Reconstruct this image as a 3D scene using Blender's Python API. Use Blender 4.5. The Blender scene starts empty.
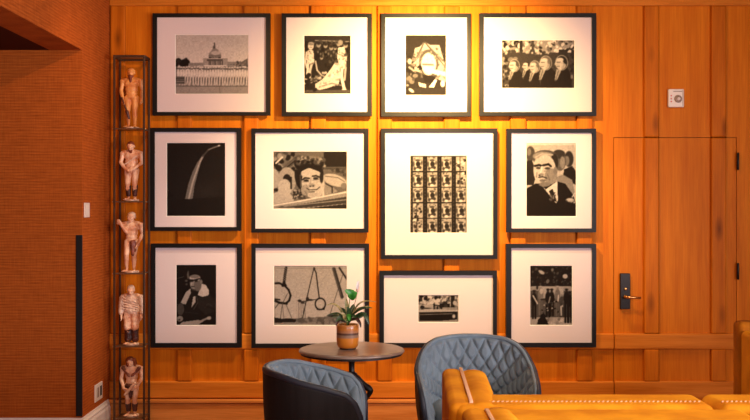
import bpy, bmesh, math, random
import numpy as np
from mathutils import Vector, Matrix
random.seed(7)
C = bpy.context.scene.collection
PI = math.pi
# ------------------------------------------------------------ camera
F, CX, CY, H = 970.0, 372.0, 208.0, 1.5
cam = bpy.data.cameras.new('camera'); camo = bpy.data.objects.new('camera', cam); C.objects.link(camo)
camo.location = (0, 0, H); camo.rotation_euler = (PI/2, 0, 0)
cam.sensor_width = 36; cam.lens = 36*F/750; cam.shift_x = 3/750; cam.shift_y = -2/750
cam.clip_start = .05
bpy.context.scene.camera = camo
# ------------------------------------------------------------ world, lights, exposure
sc = bpy.context.scene
w = bpy.data.worlds.new('daylight'); sc.world = w; w.use_nodes = True
w.node_tree.nodes['Background'].inputs[0].default_value = (.80, .86, 1, 1)
w.node_tree.nodes['Background'].inputs[1].default_value = 1.0
sc.view_settings.view_transform = 'Standard'; sc.view_settings.look = 'None'
sc.view_settings.gamma = 1; sc.view_settings.use_curve_mapping = False
sc.view_settings.exposure = 0.16
def area(name, loc, rot, sx, sy, e, col):
    l = bpy.data.lights.new(name, 'AREA'); l.shape = 'RECTANGLE'; l.size = sx; l.size_y = sy; l.energy = e; l.color = col
    o = bpy.data.objects.new(name, l); C.objects.link(o); o.location = loc; o.rotation_euler = rot; return o
def spot(name, loc, target, e, col, size=2.4, blend=1.0, rad=.03):
    l = bpy.data.lights.new(name, 'SPOT'); l.energy = e; l.color = col; l.spot_size = size; l.spot_blend = blend; l.shadow_soft_size = rad
    o = bpy.data.objects.new(name, l); C.objects.link(o); o.location = loc
    o.rotation_euler = (Vector(target)-Vector(loc)).to_track_quat('-Z', 'Y').to_euler(); return o
WARM = (1, .68, .26)
area('side_fill_light', (3.66, .9, 1.45), (PI/2, 0, PI/2), 3.8, 1.55, 275, (1, .90, .96))  # added side fill, kept off-axis so the picture glass does not mirror it
area('rear_window_daylight', (1.2, -1.55, 1.8), (PI/2, 0, 0), 4.2, 1.9, 62, (1, .90, .96))
SPX, SPY, SPZ = .445, 5.42, 2.66
spot('picture_spot_light', (SPX, SPY+.02, SPZ-.01), (.38, 6.6, 2.12), 430, WARM, size=1.95, rad=.02)
spot('left_spot_light', (-1.0, 5.2, 2.84), (-1.35, 6.5, 1.6), 34, (1, .56, .22), size=2.2, rad=.012)
spot('right_shaping_spot', (1.15, 5.2, 2.84), (2.1, 6.6, 1.6), 34, (1, .58, .24), size=2.2, rad=.012)  # added unseen spot without fitting, throws shade right of the stiles
spot('left_downlight', (-.75, 5.85, 3.0), (-.75, 6.15, 0), 150, (1, .80, .58), size=1.25, rad=.03)
spot('right_downlight', (1.35, 5.85, 3.0), (1.35, 6.15, 0), 110, (1, .74, .48), size=1.25, rad=.03)
spot('seating_spot_light', (.75, 3.0, 2.90), (.75, 3.55, .6), 95, (1, .80, .50), size=1.9)

# ------------------------------------------------------------ helpers
def tag(o, label=None, cat=None, group=None, kind=None):
    if label: o['label'] = label
    if cat: o['category'] = cat
    if group: o['group'] = group
    if kind: o['kind'] = kind
    return o
def thing(name, label, cat, loc=(0, 0, 0), rotz=0, group=None):
    o = bpy.data.objects.new(name, None); C.objects.link(o); o.empty_display_size = .1
    o.location = loc; o.rotation_euler = (0, 0, rotz)
    return tag(o, label, cat, group)
def obj(name, bm, mat, parent=None, smooth=False, bevel=0, seg=2, subsurf=0, loc=None, rot=None):
    if isinstance(bm, bpy.types.Mesh): me = bm
    else:
        bmesh.ops.recalc_face_normals(bm, faces=bm.faces)
        me = bpy.data.meshes.new(name); bm.to_mesh(me); bm.free()
    me.name = name
    if mat and not me.materials: me.materials.append(mat)
    if smooth:
        for p in me.polygons: p.use_smooth = True
    o = bpy.data.objects.new(name, me); C.objects.link(o)
    if parent: o.parent = parent
    if loc: o.location = loc
    if rot: o.rotation_euler = rot
    if bevel:
        m = o.modifiers.new('bevel', 'BEVEL'); m.width = bevel; m.segments = seg; m.limit_method = 'ANGLE'; m.angle_limit = .6
        if smooth or seg > 2:
            for p in me.polygons: p.use_smooth = True
            wn = o.modifiers.new('wn', 'WEIGHTED_NORMAL')
    if subsurf:
        m = o.modifiers.new('sub', 'SUBSURF'); m.levels = subsurf; m.render_levels = subsurf
    return o
def struct(name, bm, mat, parent=None, **k):
    o = obj(name, bm, mat, parent, **k)
    if not parent: o['kind'] = 'structure'
    return o
def B(): return bmesh.new()
def box(bm, x0, x1, y0, y1, z0, z1):
    vs = [bm.verts.new((x, y, z)) for x in (x0, x1) for y in (y0, y1) for z in (z0, z1)]
    for f in ((0, 1, 3, 2), (4, 6, 7, 5), (0, 4, 5, 1), (2, 3, 7, 6), (0, 2, 6, 4), (1, 5, 7, 3)):
        bm.faces.new([vs[i] for i in f])
    return bm
def bx(*a): return box(B(), *a)
def lathe(bm, prof, n=32, c=(0, 0, 0), ax='z', caps=True):
    rings = []
    for r, z in prof:
        ring = []
        for i in range(n):
            a = 2*PI*i/n; p = (r*math.cos(a), r*math.sin(a), z)
            if ax == 'y': p = (p[0], p[2], p[1])
            if ax == 'x': p = (p[2], p[0], p[1])
            ring.append(bm.verts.new((p[0]+c[0], p[1]+c[1], p[2]+c[2])))
        rings.append(ring)
    for a, b in zip(rings, rings[1:]):
        for i in range(n): bm.faces.new((a[i], a[(i+1) % n], b[(i+1) % n], b[i]))
    if caps:
        bm.faces.new(rings[0][::-1]); bm.faces.new(rings[-1])
    return bm
def tube(bm, pts, rad, n=8, closed=False):
    pts = [Vector(p) for p in pts]; N = len(pts)
    rads = rad if isinstance(rad, (list, tuple)) else [rad]*N
    rings = []; up = Vector((.13, .21, 1)).normalized()
    for i, p in enumerate(pts):
        a = pts[(i-1) % N] if (closed or i > 0) else p
        b = pts[(i+1) % N] if (closed or i < N-1) else p
        t = (b-a).normalized()
        s = t.cross(up)
        if s.length < 1e-3: s = t.cross(Vector((1, 0, 0)))
        s.normalize(); q = s.cross(t).normalized(); up = q
        rings.append([bm.verts.new(p+rads[i]*(math.cos(2*PI*k/n)*s+math.sin(2*PI*k/n)*q)) for k in range(n)])
    M = N if closed else N-1
    for i in range(M):
        a, b = rings[i], rings[(i+1) % N]
        for k in range(n): bm.faces.new((a[k], a[(k+1) % n], b[(k+1) % n], b[k]))
    if not closed:
        bm.faces.new(rings[0][::-1]); bm.faces.new(rings[-1])
    return bm
def ellipsoid(bm, c, r, rot=None, u=20, v=14):
    m = Matrix.Translation(c) @ (rot.to_matrix().to_4x4() if rot else Matrix()) @ Matrix.Diagonal((r[0], r[1], r[2], 1))
    bmesh.ops.create_uvsphere(bm, u_segments=u, v_segments=v, radius=1, matrix=m)
    return bm
def X(px, Y): return (px-CX)/F*Y
def Z(py, Y): return H-(py-CY)/F*Y

# ------------------------------------------------------------ materials
def srgb(r, g, b):
    f = lambda c: (c/255/12.92) if c/255 <= .04045 else ((c/255+.055)/1.055)**2.4
    return (f(r), f(g), f(b), 1)
def mat(name, col, rough=.5, metal=0, bump=0, bscale=200, var=0, vscale=(8, 8, 8), col2=None, sheen=0, coat=0, spec=None):
    m = bpy.data.materials.new(name); m.use_nodes = True; nt = m.node_tree; b = nt.nodes['Principled BSDF']
    b.inputs['Base Color'].default_value = col; b.inputs['Roughness'].default_value = rough; b.inputs['Metallic'].default_value = metal
    if spec is not None: b.inputs['Specular IOR Level'].default_value = spec
    if sheen: b.inputs['Sheen Weight'].default_value = sheen; b.inputs['Sheen Roughness'].default_value = .35
    if coat: b.inputs['Coat Weight'].default_value = coat; b.inputs['Coat Roughness'].default_value = .15
    tc = nt.nodes.new('ShaderNodeTexCoord')
    if col2 is not None or var:
        mp = nt.nodes.new('ShaderNodeMapping'); mp.inputs['Scale'].default_value = vscale
        nz = nt.nodes.new('ShaderNodeTexNoise'); nz.inputs['Scale'].default_value = 1; nz.inputs['Detail'].default_value = 5
        rp = nt.nodes.new('ShaderNodeValToRGB'); rp.color_ramp.elements[0].position = .38; rp.color_ramp.elements[1].position = .62
        c2 = col2 if col2 is not None else tuple(c*(1-var) for c in col[:3])+(1,)
        rp.color_ramp.elements[0].color = c2; rp.color_ramp.elements[1].color = col
        nt.links.new(tc.outputs['Object'], mp.inputs[0]); nt.links.new(mp.outputs[0], nz.inputs[0]); nt.links.new(nz.outputs[0], rp.inputs[0]); nt.links.new(rp.outputs[0], b.inputs['Base Color'])
    if bump:
        n2 = nt.nodes.new('ShaderNodeTexNoise'); n2.inputs['Scale'].default_value = bscale; n2.inputs['Detail'].default_value = 3
        bp = nt.nodes.new('ShaderNodeBump'); bp.inputs['Strength'].default_value = bump; bp.inputs['Distance'].default_value = .002
        nt.links.new(tc.outputs['Object'], n2.inputs[0]); nt.links.new(n2.outputs[0], bp.inputs['Height']); nt.links.new(bp.outputs[0], b.inputs['Normal'])
    return m
def wood(name, ca, cb, axis='z', rough=.45, knots=.0, seed=0.0, figure=1.0):
    m = bpy.data.materials.new(name); m.use_nodes = True; nt = m.node_tree; b = nt.nodes['Principled BSDF']
    L = nt.links; N = nt.nodes.new
    tc = N('ShaderNodeTexCoord')
    def noise(sc_, detail, off=0.0, dist=0):
        mp = N('ShaderNodeMapping'); s = sc_
        mp.inputs['Scale'].default_value = s; mp.inputs['Location'].default_value = (seed+off, off*.7, seed*.3)
        nz = N('ShaderNodeTexNoise'); nz.inputs['Scale'].default_value = 1; nz.inputs['Detail'].default_value = detail; nz.inputs['Distortion'].default_value = dist
        L.new(tc.outputs['Object'], mp.inputs[0]); L.new(mp.outputs[0], nz.inputs[0]); return nz.outputs[0]
    lo, hi = .9, 1
    if axis == 'z': fine = noise((170, 170, 5), 4); broad = noise((14, 14, 1.0), 3, 5); fig = noise((30, 30, 2.2), 2, 9, .6)
    else: fine = noise((5, 170, 170), 4); broad = noise((1.0, 14, 14), 3, 5); fig = noise((2.6, 20, 34), 2, 9, 1.2)
    def mix(a, bb, f):
        mx = N('ShaderNodeMix'); mx.data_type = 'FLOAT'; mx.inputs[0].default_value = f
        L.new(a, mx.inputs[2]); L.new(bb, mx.inputs[3]); return mx.outputs[0]
    s = mix(mix(fine, fig, .45), broad, .42)
    rp = N('ShaderNodeValToRGB'); rp.color_ramp.elements[0].position = .36; rp.color_ramp.elements[1].position = .63
    rp.color_ramp.elements[0].color = cb; rp.color_ramp.elements[1].color = ca
    L.new(s, rp.inputs[0]); out = rp.outputs[0]
    if knots:
        mp = N('ShaderNodeMapping'); mp.inputs['Scale'].default_value = (9, 9, 3) if axis == 'z' else (3, 9, 9); mp.inputs['Location'].default_value = (seed, 2, seed)
        vo = N('ShaderNodeTexVoronoi'); vo.inputs['Scale'].default_value = .75
        r2 = N('ShaderNodeValToRGB'); r2.color_ramp.elements[0].position = .02; r2.color_ramp.elements[1].position = .22
        r2.color_ramp.elements[0].color = (1, 1, 1, 1); r2.color_ramp.elements[1].color = (0, 0, 0, 1)
        ml = N('ShaderNodeMath'); ml.operation = 'MULTIPLY'; ml.inputs[1].default_value = knots
        mc = N('ShaderNodeMix'); mc.data_type = 'RGBA'; mc.inputs[7].default_value = tuple(c*.35 for c in cb[:3])+(1,)
        L.new(tc.outputs['Object'], mp.inputs[0]); L.new(mp.outputs[0], vo.inputs[0]); L.new(vo.outputs[0], r2.inputs[0]); L.new(r2.outputs[0], ml.inputs[0])
        L.new(ml.outputs[0], mc.inputs[0]); L.new(out, mc.inputs[6]); out = mc.outputs[2]
    L.new(out, b.inputs['Base Color'])
    bp = N('ShaderNodeBump'); bp.inputs['Strength'].default_value = .12; bp.inputs['Distance'].default_value = .001
    L.new(fine, bp.inputs['Height']); L.new(bp.outputs[0], b.inputs['Normal'])
    b.inputs['Roughness'].default_value = rough; b.inputs['Specular IOR Level'].default_value = .07
    return m
WA, WB_ = (.70, .205, .010, 1), (.52, .120, .004, 1)
M = {}
M['oak_v'] = wood('oak_panel_vertical', WA, WB_, 'z')
M['oak_stile'] = wood('oak_stile', (.64, .175, .008, 1), (.42, .092, .004, 1), 'z', knots=.8, seed=3.3)
M['oak_h'] = wood('oak_rail_horizontal', (.70, .225, .026, 1), (.50, .130, .010, 1), 'x', seed=1.7)
M['oak_base'] = wood('oak_baseboard', (.74, .28, .07, 1), (.48, .145, .026, 1), 'x', seed=6.1)
M['black_frame'] = mat('black_wood_frame', srgb(17, 14, 12), .42, bump=.1, bscale=300, spec=.22)
M['mat_board'] = mat('mat_board', srgb(218, 203, 205), .9, spec=.1)
M['mat_core'] = mat('mat_bevel_core', srgb(250, 246, 240), .9)
M['white_paint'] = mat('white_paint', srgb(238, 226, 218), .45)
M['plastic'] = mat('white_plastic', srgb(235, 222, 208), .4)
M['gray'] = mat('gray_plastic', srgb(150, 128, 110), .35)
M['red'] = mat('red_mark', srgb(200, 60, 40), .5)
M['dark'] = mat('dark_gap', srgb(12, 8, 6), .9)
M['bronze'] = mat('dark_bronze', srgb(34, 27, 23), .4, metal=.6)
M['brass'] = mat('brass', srgb(205, 150, 90), .28, metal=.9)
M['etagere'] = mat('blackened_metal', srgb(74, 50, 32), .4, metal=.4)
M['shelf'] = mat('shelf_bronze', srgb(120, 84, 56), .35, metal=.5)
M['guard'] = mat('black_corner_guard', srgb(20, 18, 17), .45)
M['ceiling'] = mat('ceiling_paint', srgb(120, 95, 75), .9)
M['plain'] = mat('plain_wall', srgb(150, 105, 75), .9)
M['outer'] = mat('charcoal_leather', srgb(36, 33, 33), .6, bump=.25, bscale=160, var=.3, vscale=(30, 30, 2), spec=.25)
M['quilt'] = mat('slate_blue_quilt', srgb(120, 138, 150), .62, bump=.2, bscale=500, var=.22, vscale=(10, 10, 10), sheen=.25)
M['quilt_pipe'] = mat('navy_piping', srgb(40, 46, 58), .5)
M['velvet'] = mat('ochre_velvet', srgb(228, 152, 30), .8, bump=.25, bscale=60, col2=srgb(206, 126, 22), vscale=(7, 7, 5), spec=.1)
M['velvet_dark'] = mat('ochre_velvet_dark', srgb(180, 104, 16), .85, bump=.3, bscale=50, col2=srgb(136, 76, 18), vscale=(9, 9, 4), spec=.1)  # darker, browner ochre for seat bases and the armchair back
M['bead'] = mat('tan_beading', srgb(222, 160, 112), .6)
M['piping'] = mat('blush_piping', srgb(226, 178, 146), .6)
M['table_top'] = mat('table_top', srgb(150, 126, 110), .3, col2=srgb(120, 97, 82), vscale=(6, 6, 6))
M['iron'] = mat('cast_iron', srgb(30, 25, 23), .42, metal=.3)
M['legwood'] = mat('dark_leg', srgb(30, 22, 18), .4)
M['soil'] = mat('soil', srgb(38, 26, 18), .95, bump=.8, bscale=90)
def grasscloth():
    m = bpy.data.materials.new('grasscloth'); m.use_nodes = True; nt = m.node_tree; b = nt.nodes['Principled BSDF']; L = nt.links; N = nt.nodes.new
    tc = N('ShaderNodeTexCoord')
    def nz(scale, det):
        mp = N('ShaderNodeMapping'); mp.inputs['Scale'].default_value = scale; n = N('ShaderNodeTexNoise'); n.inputs['Scale'].default_value = 1; n.inputs['Detail'].default_value = det
        L.new(tc.outputs['Object'], mp.inputs[0]); L.new(mp.outputs[0], n.inputs[0]); return n.outputs[0]
    a = nz((9, 9, 150), 3); v = nz((160, 160, 9), 2); wv = N('ShaderNodeTexWave'); wv.bands_direction = 'Z'; wv.inputs['Scale'].default_value = 17; wv.inputs['Distortion'].default_value = .8; wv.inputs['Detail'].default_value = 2
    L.new(tc.outputs['Object'], wv.inputs[0])
    m1 = N('ShaderNodeMix'); m1.data_type = 'FLOAT'; m1.inputs[0].default_value = .35; L.new(a, m1.inputs[2]); L.new(v, m1.inputs[3])
    m2 = N('ShaderNodeMix'); m2.data_type = 'FLOAT'; m2.inputs[0].default_value = .13; L.new(m1.outputs[0], m2.inputs[2]); L.new(wv.outputs[1], m2.inputs[3])
    rp = N('ShaderNodeValToRGB'); rp.color_ramp.elements[0].position = .28; rp.color_ramp.elements[1].position = .68
    rp.color_ramp.elements[0].color = srgb(142, 66, 20); rp.color_ramp.elements[1].color = srgb(194, 100, 36)
    L.new(m2.outputs[0], rp.inputs[0]); L.new(rp.outputs[0], b.inputs['Base Color'])
    bp = N('ShaderNodeBump'); bp.inputs['Strength'].default_value = .5; bp.inputs['Distance'].default_value = .002
    L.new(m2.outputs[0], bp.inputs['Height']); L.new(bp.outputs[0], b.inputs['Normal']); b.inputs['Roughness'].default_value = .9; b.inputs['Specular IOR Level'].default_value = .1
    return m
M['grass'] = grasscloth()
def glass_mat():   # thin non-reflective museum glass
    m = bpy.data.materials.new('museum_glass'); m.use_nodes = True; nt = m.node_tree; nt.nodes.remove(nt.nodes['Principled BSDF'])
    t = nt.nodes.new('ShaderNodeBsdfTransparent'); t.inputs[0].default_value = (.99, .985, .98, 1)
    nt.links.new(t.outputs[0], nt.nodes['Material Output'].inputs[0]); return m
M['glass'] = glass_mat()

# ------------------------------------------------------------ room shell
WY, PY = 6.60, 6.627            # face of stiles and rails; face of the recessed panels
LX, RX, ZC = -1.79, 3.7, 3.05
JY, SZ = 5.987, 2.475           # jamb facing the camera and soffit height of the opening on the left
DX0, DX1, DZ = X(614.3, WY), X(738.3, WY), Z(137, WY)
GR = [X(659.2, WY), X(726.5, WY)]   # grooves added to give a dark shadow line beside two of the stiles
def grooved(bm, x0, x1, y0, y1, z0, z1):
    e = [x0]+[v for g_ in GR if x0 < g_ < x1 for v in (g_, g_+.007)]+[x1]
    for a, b in zip(e[::2], e[1::2]): box(bm, a, b, y0, y0+.02, z0, z1)
    box(bm, x0, x1, y0+.02, y1, z0, z1); return bm
bm = B()
box(bm, LX-.25, DX0, PY, 6.80, 0, ZC); box(bm, DX1, RX+.2, PY, 6.80, 0, ZC); grooved(bm, DX0, DX1, PY, 6.80, DZ, ZC); box(bm, DX0, DX1, PY+.045, 6.80, 0, DZ)
struct('wall_back', bm, M['oak_v'])
bm = B(); box(bm, LX-.2, LX, JY, PY, 0, ZC); box(bm, LX-.2, LX, -1.6, JY, SZ, ZC); box(bm, LX-.2, LX, -1.6, 1.6, 0, SZ); box(bm, -4.2, LX-.2, JY, JY+.2, 0, SZ)
box(bm, -4.2, LX-.2, 1.4, 1.6, 0, SZ)
struct('wall_left', bm, M['grass'])
struct('wall_hall', bx(-4.4, -4.2, 1.4, JY+.2, 0, SZ), M['grass'])
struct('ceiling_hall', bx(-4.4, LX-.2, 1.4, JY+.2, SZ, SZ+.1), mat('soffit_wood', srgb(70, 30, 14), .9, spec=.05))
WY0, WY1, WZ0, WZ1 = -1.05, 2.85, .65, 2.85
bm = B(); box(bm, RX, RX+.2, -1.8, WY0, 0, ZC); box(bm, RX, RX+.2, WY1, 6.8, 0, ZC); box(bm, RX, RX+.2, WY0, WY1, 0, WZ0); box(bm, RX, RX+.2, WY0, WY1, WZ1, ZC)
struct('wall_right', bm, M['plain'])
struct('ceiling', bx(LX-.25, RX+.2, -1.8, 6.8, ZC, ZC+.1), M['ceiling'])
struct('floor', bx(-4.4, RX+.2, -1.8, 6.8, -.1, 0), wood('oak_floor', (.42, .20, .08, 1), (.28, .12, .045, 1), 'x', seed=9))
bm = B(); box(bm, LX-.2, -1.0, -1.8, -1.6, 0, ZC); box(bm, 3.4, RX+.2, -1.8, -1.6, 0, ZC); box(bm, -1.0, 3.4, -1.8, -1.6, 0, .8); box(bm, -1.0, 3.4, -1.8, -1.6, 2.8, ZC)
struct('wall_rear', bm, M['plain'])
bm = B()
for x in (-1.0, .44, 1.9, 3.35): box(bm, x, x+.05, -1.74, -1.68, .8, 2.8)
for z in (.8, 2.75): box(bm, -1.0, 3.4, -1.735, -1.685, z, z+.05)
struct('window_2', bm, M['white_paint'])
bm = B()
for y in (WY0, .22, 1.53, WY1-.05): box(bm, RX+.06, RX+.12, y, y+.05, WZ0, WZ1)
for z in (WZ0, 1.7, WZ1-.05): box(bm, RX+.065, RX+.115, WY0, WY1, z, z+.05)
struct('added_side_window', bm, M['white_paint'])  # unseen side window, added to go with the side fill

ti = [0]
def trim(x0, x1, y0, y1, z0, z1, m, bevel=.009):
    ti[0] += 1
    return struct('trim_%d' % ti[0], bx(x0, x1, y0, y1, z0, z1), m, bevel=bevel, seg=2)
R_TOP0, R_TOP1 = Z(5.5, WY), ZC
R_MID1, R_MID0 = Z(333.8, WY), Z(349.5, WY)
R_BOT1, R_BOT0 = Z(381.5, WY), Z(398.5, WY)
stiles = [(110.3, 125.2), (177, 191.6), (243.6, 258.6), (310.6, 325.8), (377.4, 392), (444, 459.6), (510.6, 526), (577, 592.8), (644.4, 659.2), (711.6, 726.5), (778, 793), (845, 860)]
def over_door(x0, x1): return x0 > DX0 and x1 < DX1
PB = PY+.002
for a, b in stiles:
    x0, x1 = X(a, WY), X(b, WY)
    if over_door(x0, x1):
        trim(x0, x1, WY, PB, DZ, R_TOP0, M['oak_stile'])
    else:
        trim(x0, x1, WY, PB, R_MID1, R_TOP0, M['oak_stile'])
        trim(x0, x1, WY, PB, R_BOT1, R_MID0, M['oak_stile'])
trim(LX, RX, WY, PB, R_TOP0, R_TOP1, M['oak_h'])
for z0, z1 in ((R_MID0, R_MID1), (R_BOT0, R_BOT1)):
    trim(LX, DX0, WY, PB, z0, z1, M['oak_h']); trim(DX1, RX, WY, PB, z0, z1, M['oak_h'])
CAP0, CAP1 = Z(402.6, WY), Z(399.2, WY)
for k, (a, b) in enumerate(((LX, DX0), (DX1, RX))):
    bm = B(); box(bm, a, b, WY-.012, PB, 0, CAP0-.004); struct('baseboard_back' if k == 0 else 'baseboard_back_right', bm, M['oak_base'], bevel=.003)
    trim(a, b, WY-.024, PB, CAP0, CAP1, M['oak_base'], bevel=.005)
# door leaf, flush with the panelling
door = struct('door_1', grooved(B(), DX0+.0045, DX1-.0045, PY, PY+.04, .004, DZ-.0045), M['oak_v'])
g = .0045
def dpart(name, x0, x1, z0, z1, m): return obj(name, bx(x0, x1, WY, PY+.001, z0, z1), m, door, bevel=.008)
for a, b in stiles:
    x0, x1 = X(a, WY), X(b, WY)
    if over_door(x0, x1):
        dpart('stile', x0, x1, R_MID1, DZ-g, M['oak_stile']); dpart('stile', x0, x1, R_BOT1, R_MID0, M['oak_stile'])
for z0, z1 in ((R_MID0, R_MID1), (R_BOT0, R_BOT1)): dpart('rail', DX0+g, DX1-g, z0, z1, M['oak_h'])
obj('kick_board', bx(DX0+g, DX1-g, WY-.012, PY+.001, .004, CAP0), M['oak_base'], door)
hy = PY
bm = bx(X(620, 6.61), X(630, 6.61), 6.600, PY, Z(309, 6.61), Z(273.3, 6.61))
hp = obj('door_handle', bm, M['bronze'], door, bevel=.004, seg=3); hp['label'] = 'dark bronze handle plate'
hx, hz = X(626, 6.58), Z(297, 6.58)
bm = B(); lathe(bm, [(.013, 6.600), (.013, 6.590), (.009, 6.586), (.009, 6.555)], 16, (hx, 0, hz), 'y')
tube(bm, [(hx, 6.557, hz), (hx+.02, 6.553, hz), (hx+.05, 6.553, hz-.002), (X(641, 6.55), 6.555, hz-.004)], [.010, .0095, .0085, .008], 10)
o = obj('lever', bm, M['brass'], hp, smooth=True); o['label'] = 'brass lever'
bm = B(); lathe(bm, [(.010, 6.600), (.010, 6.594), (.006, 6.592)], 16, (X(625.6, 6.6), 0, Z(289, 6.6)), 'y'); obj('lock_cylinder', bm, M['brass'], hp, smooth=True)
for y0, y1 in ((152.5, 170), (263, 279.5)):
    bm = B(); xx = X(737.9, 6.6); lathe(bm, [(.006, Z(y1, 6.6)), (.008, Z(y1, 6.6)+.003), (.008, Z(y0, 6.6)-.003), (.006, Z(y0, 6.6))], 12, (xx, 6.598, 0))
    obj('hinge', bm, M['bronze'], door, smooth=True)

# left wall fittings
def base_profile(bm, path):   # path of (x,y,nx,ny): profile offset along n
    prof = [(0, 0), (.018, 0), (.018, .150), (.013, .165), (.013, .178), (.006, .192), (.004, .205), (0, .205)]
    rings = [[bm.verts.new((x+nx*d, y+ny*d, z)) for d, z in prof] for x, y, nx, ny in path]
    for a, b in zip(rings, rings[1:]):
        for i in range(len(prof)-1): bm.faces.new((a[i], a[i+1], b[i+1], b[i]))
    bm.faces.new(rings[0][::-1]); bm.faces.new(rings[-1]); return bm
struct('baseboard_left', base_profile(B(), [(-4.2, JY, 0, -1), (LX, JY, 1, -1), (LX, WY-.026, 1, 0)]), M['white_paint'])
cg = obj('corner_guard', box(B(), LX-.036, LX+.003, JY-.005, JY+.003, .215, Z(235, JY)), M['guard'], bevel=.001)
tag(cg, 'tall narrow black corner guard strip on the left wall edge', 'corner guard')
t = thing('light_switch', 'small white switch plate high on the left wall beside the niche edge', 'light switch', (LX, 6.078, 1.487))
obj('cover_plate', bx(0, .006, -.055, .055, -.046, .046), M['plastic'], t, bevel=.003)
obj('rocker', bx(.006, .010, -.016, .016, -.030, .030), M['plastic'], t, bevel=.002)
t = thing('wall_outlet', 'white power outlet with dark sockets low on the left wall above the baseboard', 'outlet', (LX, 6.335, .30))
obj('cover_plate', bx(0, .007, -.085, .085, -.056, .056), M['plastic'], t, bevel=.003)
for dy in (-.02, .045):
    obj('socket', bx(.007, .0085, dy-.018, dy+.018, -.032, .032), M['gray'] if dy < 0 else M['dark'], t, bevel=.001)
t = thing('thermostat', 'small white wall thermostat with red dots on the wood panel above the door', 'thermostat', (X(676.3, WY), PY, Z(98, WY)))
obj('casing', bx(-.054, .054, -.026, 0, -.062, .062), M['plastic'], t, bevel=.006, seg=3)
bm = B(); lathe(bm, [(.026, -.026), (.026, -.032), (.022, -.035)], 24, (.012, 0, -.006), 'y'); d = obj('dial', bm, M['gray'], t, smooth=True)
bm = B(); lathe(bm, [(.011, -.035), (.010, -.044)], 20, (.014, 0, -.006), 'y'); obj('knob', bm, M['white_paint'], d, smooth=True)
for k in range(3):
    bm = B(); lathe(bm, [(.005, -.026), (.005, -.0275)], 12, (-.034, 0, .016-.020*k), 'y'); obj('red_dot', bm, M['red'], t)
obj('grille', bx(-.020, .040, -.0272, -.026, .042, .048), M['gray'], t)
obj('side_seam', bx(.043, .047, -.0272, -.026, -.055, .055), M['gray'], t)

# ceiling spot lamps
def spot_lamp(x, y, z, label, aim):
    t = thing('ceiling_spotlight', label, 'spotlight', (x, y, ZC), 0, 'ceiling spotlights')
    bm = B(); lathe(bm, [(.05, 0), (.05, -.02), (.045, -.024)], 24); obj('ceiling_rose', bm, M['bronze'], t, smooth=False)
    bm = B(); tube(bm, [(0, 0, -.02), (0, 0, z-ZC+.10)], .009, 10); obj('stem', bm, M['bronze'], t, smooth=True)
    d = (Vector(aim)-Vector((x, y, z))).normalized(); q = (-d).to_track_quat('Z', 'Y')
    bm = B(); lathe(bm, [(.022, .13), (.036, .12), (.040, 0), (.036, 0), (.034, .02), (.02, .025)], 24, caps=True)
    h = obj('lamp_head', bm, M['bronze'], t, smooth=False, loc=(0, 0, z-ZC)); h.rotation_euler = q.to_euler()
    return t
spot_lamp(SPX, SPY, SPZ+.02, 'dark round spotlight hanging above the pictures at the top edge', (SPX, SPY+.3, 1.9))

# ------------------------------------------------------------ tall display stand
EX0, EX1, EY0, EY1, EZ = -1.707, -1.510, 6.425, 6.570, 2.513
SH = [Z(v, EY0) for v in (128, 201, 273, 346, 418)]
ecx, ecy = (EX0+EX1)/2, (EY0+EY1)/2
t = thing('display_stand', 'tall slim dark metal display stand holding five carved figures by the left corner', 'display stand', (ecx, ecy, 0))
hw, hd, pr = (EX1-EX0)/2, (EY1-EY0)/2, .0065
for sx in (-1, 1):
    for sy in (-1, 1):
        obj('post', bx(sx*hw-pr, sx*hw+pr, sy*hd-pr, sy*hd+pr, 0, EZ), M['etagere'], t, bevel=.001)
bm = B()
for sy in (-1, 1): box(bm, -hw+pr, hw-pr, sy*hd-pr, sy*hd+pr, EZ-.018, EZ)
for sx in (-1, 1): box(bm, sx*hw-pr, sx*hw+pr, -hd+pr, hd-pr, EZ-.018, EZ)
obj('top_frame', bm, M['etagere'], t)
for z in SH:
    s = obj('shelf', bx(-hw+pr, hw-pr, -hd-pr+.001, hd, z-.009, z), M['shelf'], t, bevel=.001)
    for sx in (-1, 1):
        bm = B(); lathe(bm, [(.0045, -.004), (.006, 0), (.0045, .004)], 10, (sx*(hw+pr+.003), -hd, z-.005), 'x'); obj('brass_pin', bm, M['brass'], s, smooth=True)

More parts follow.
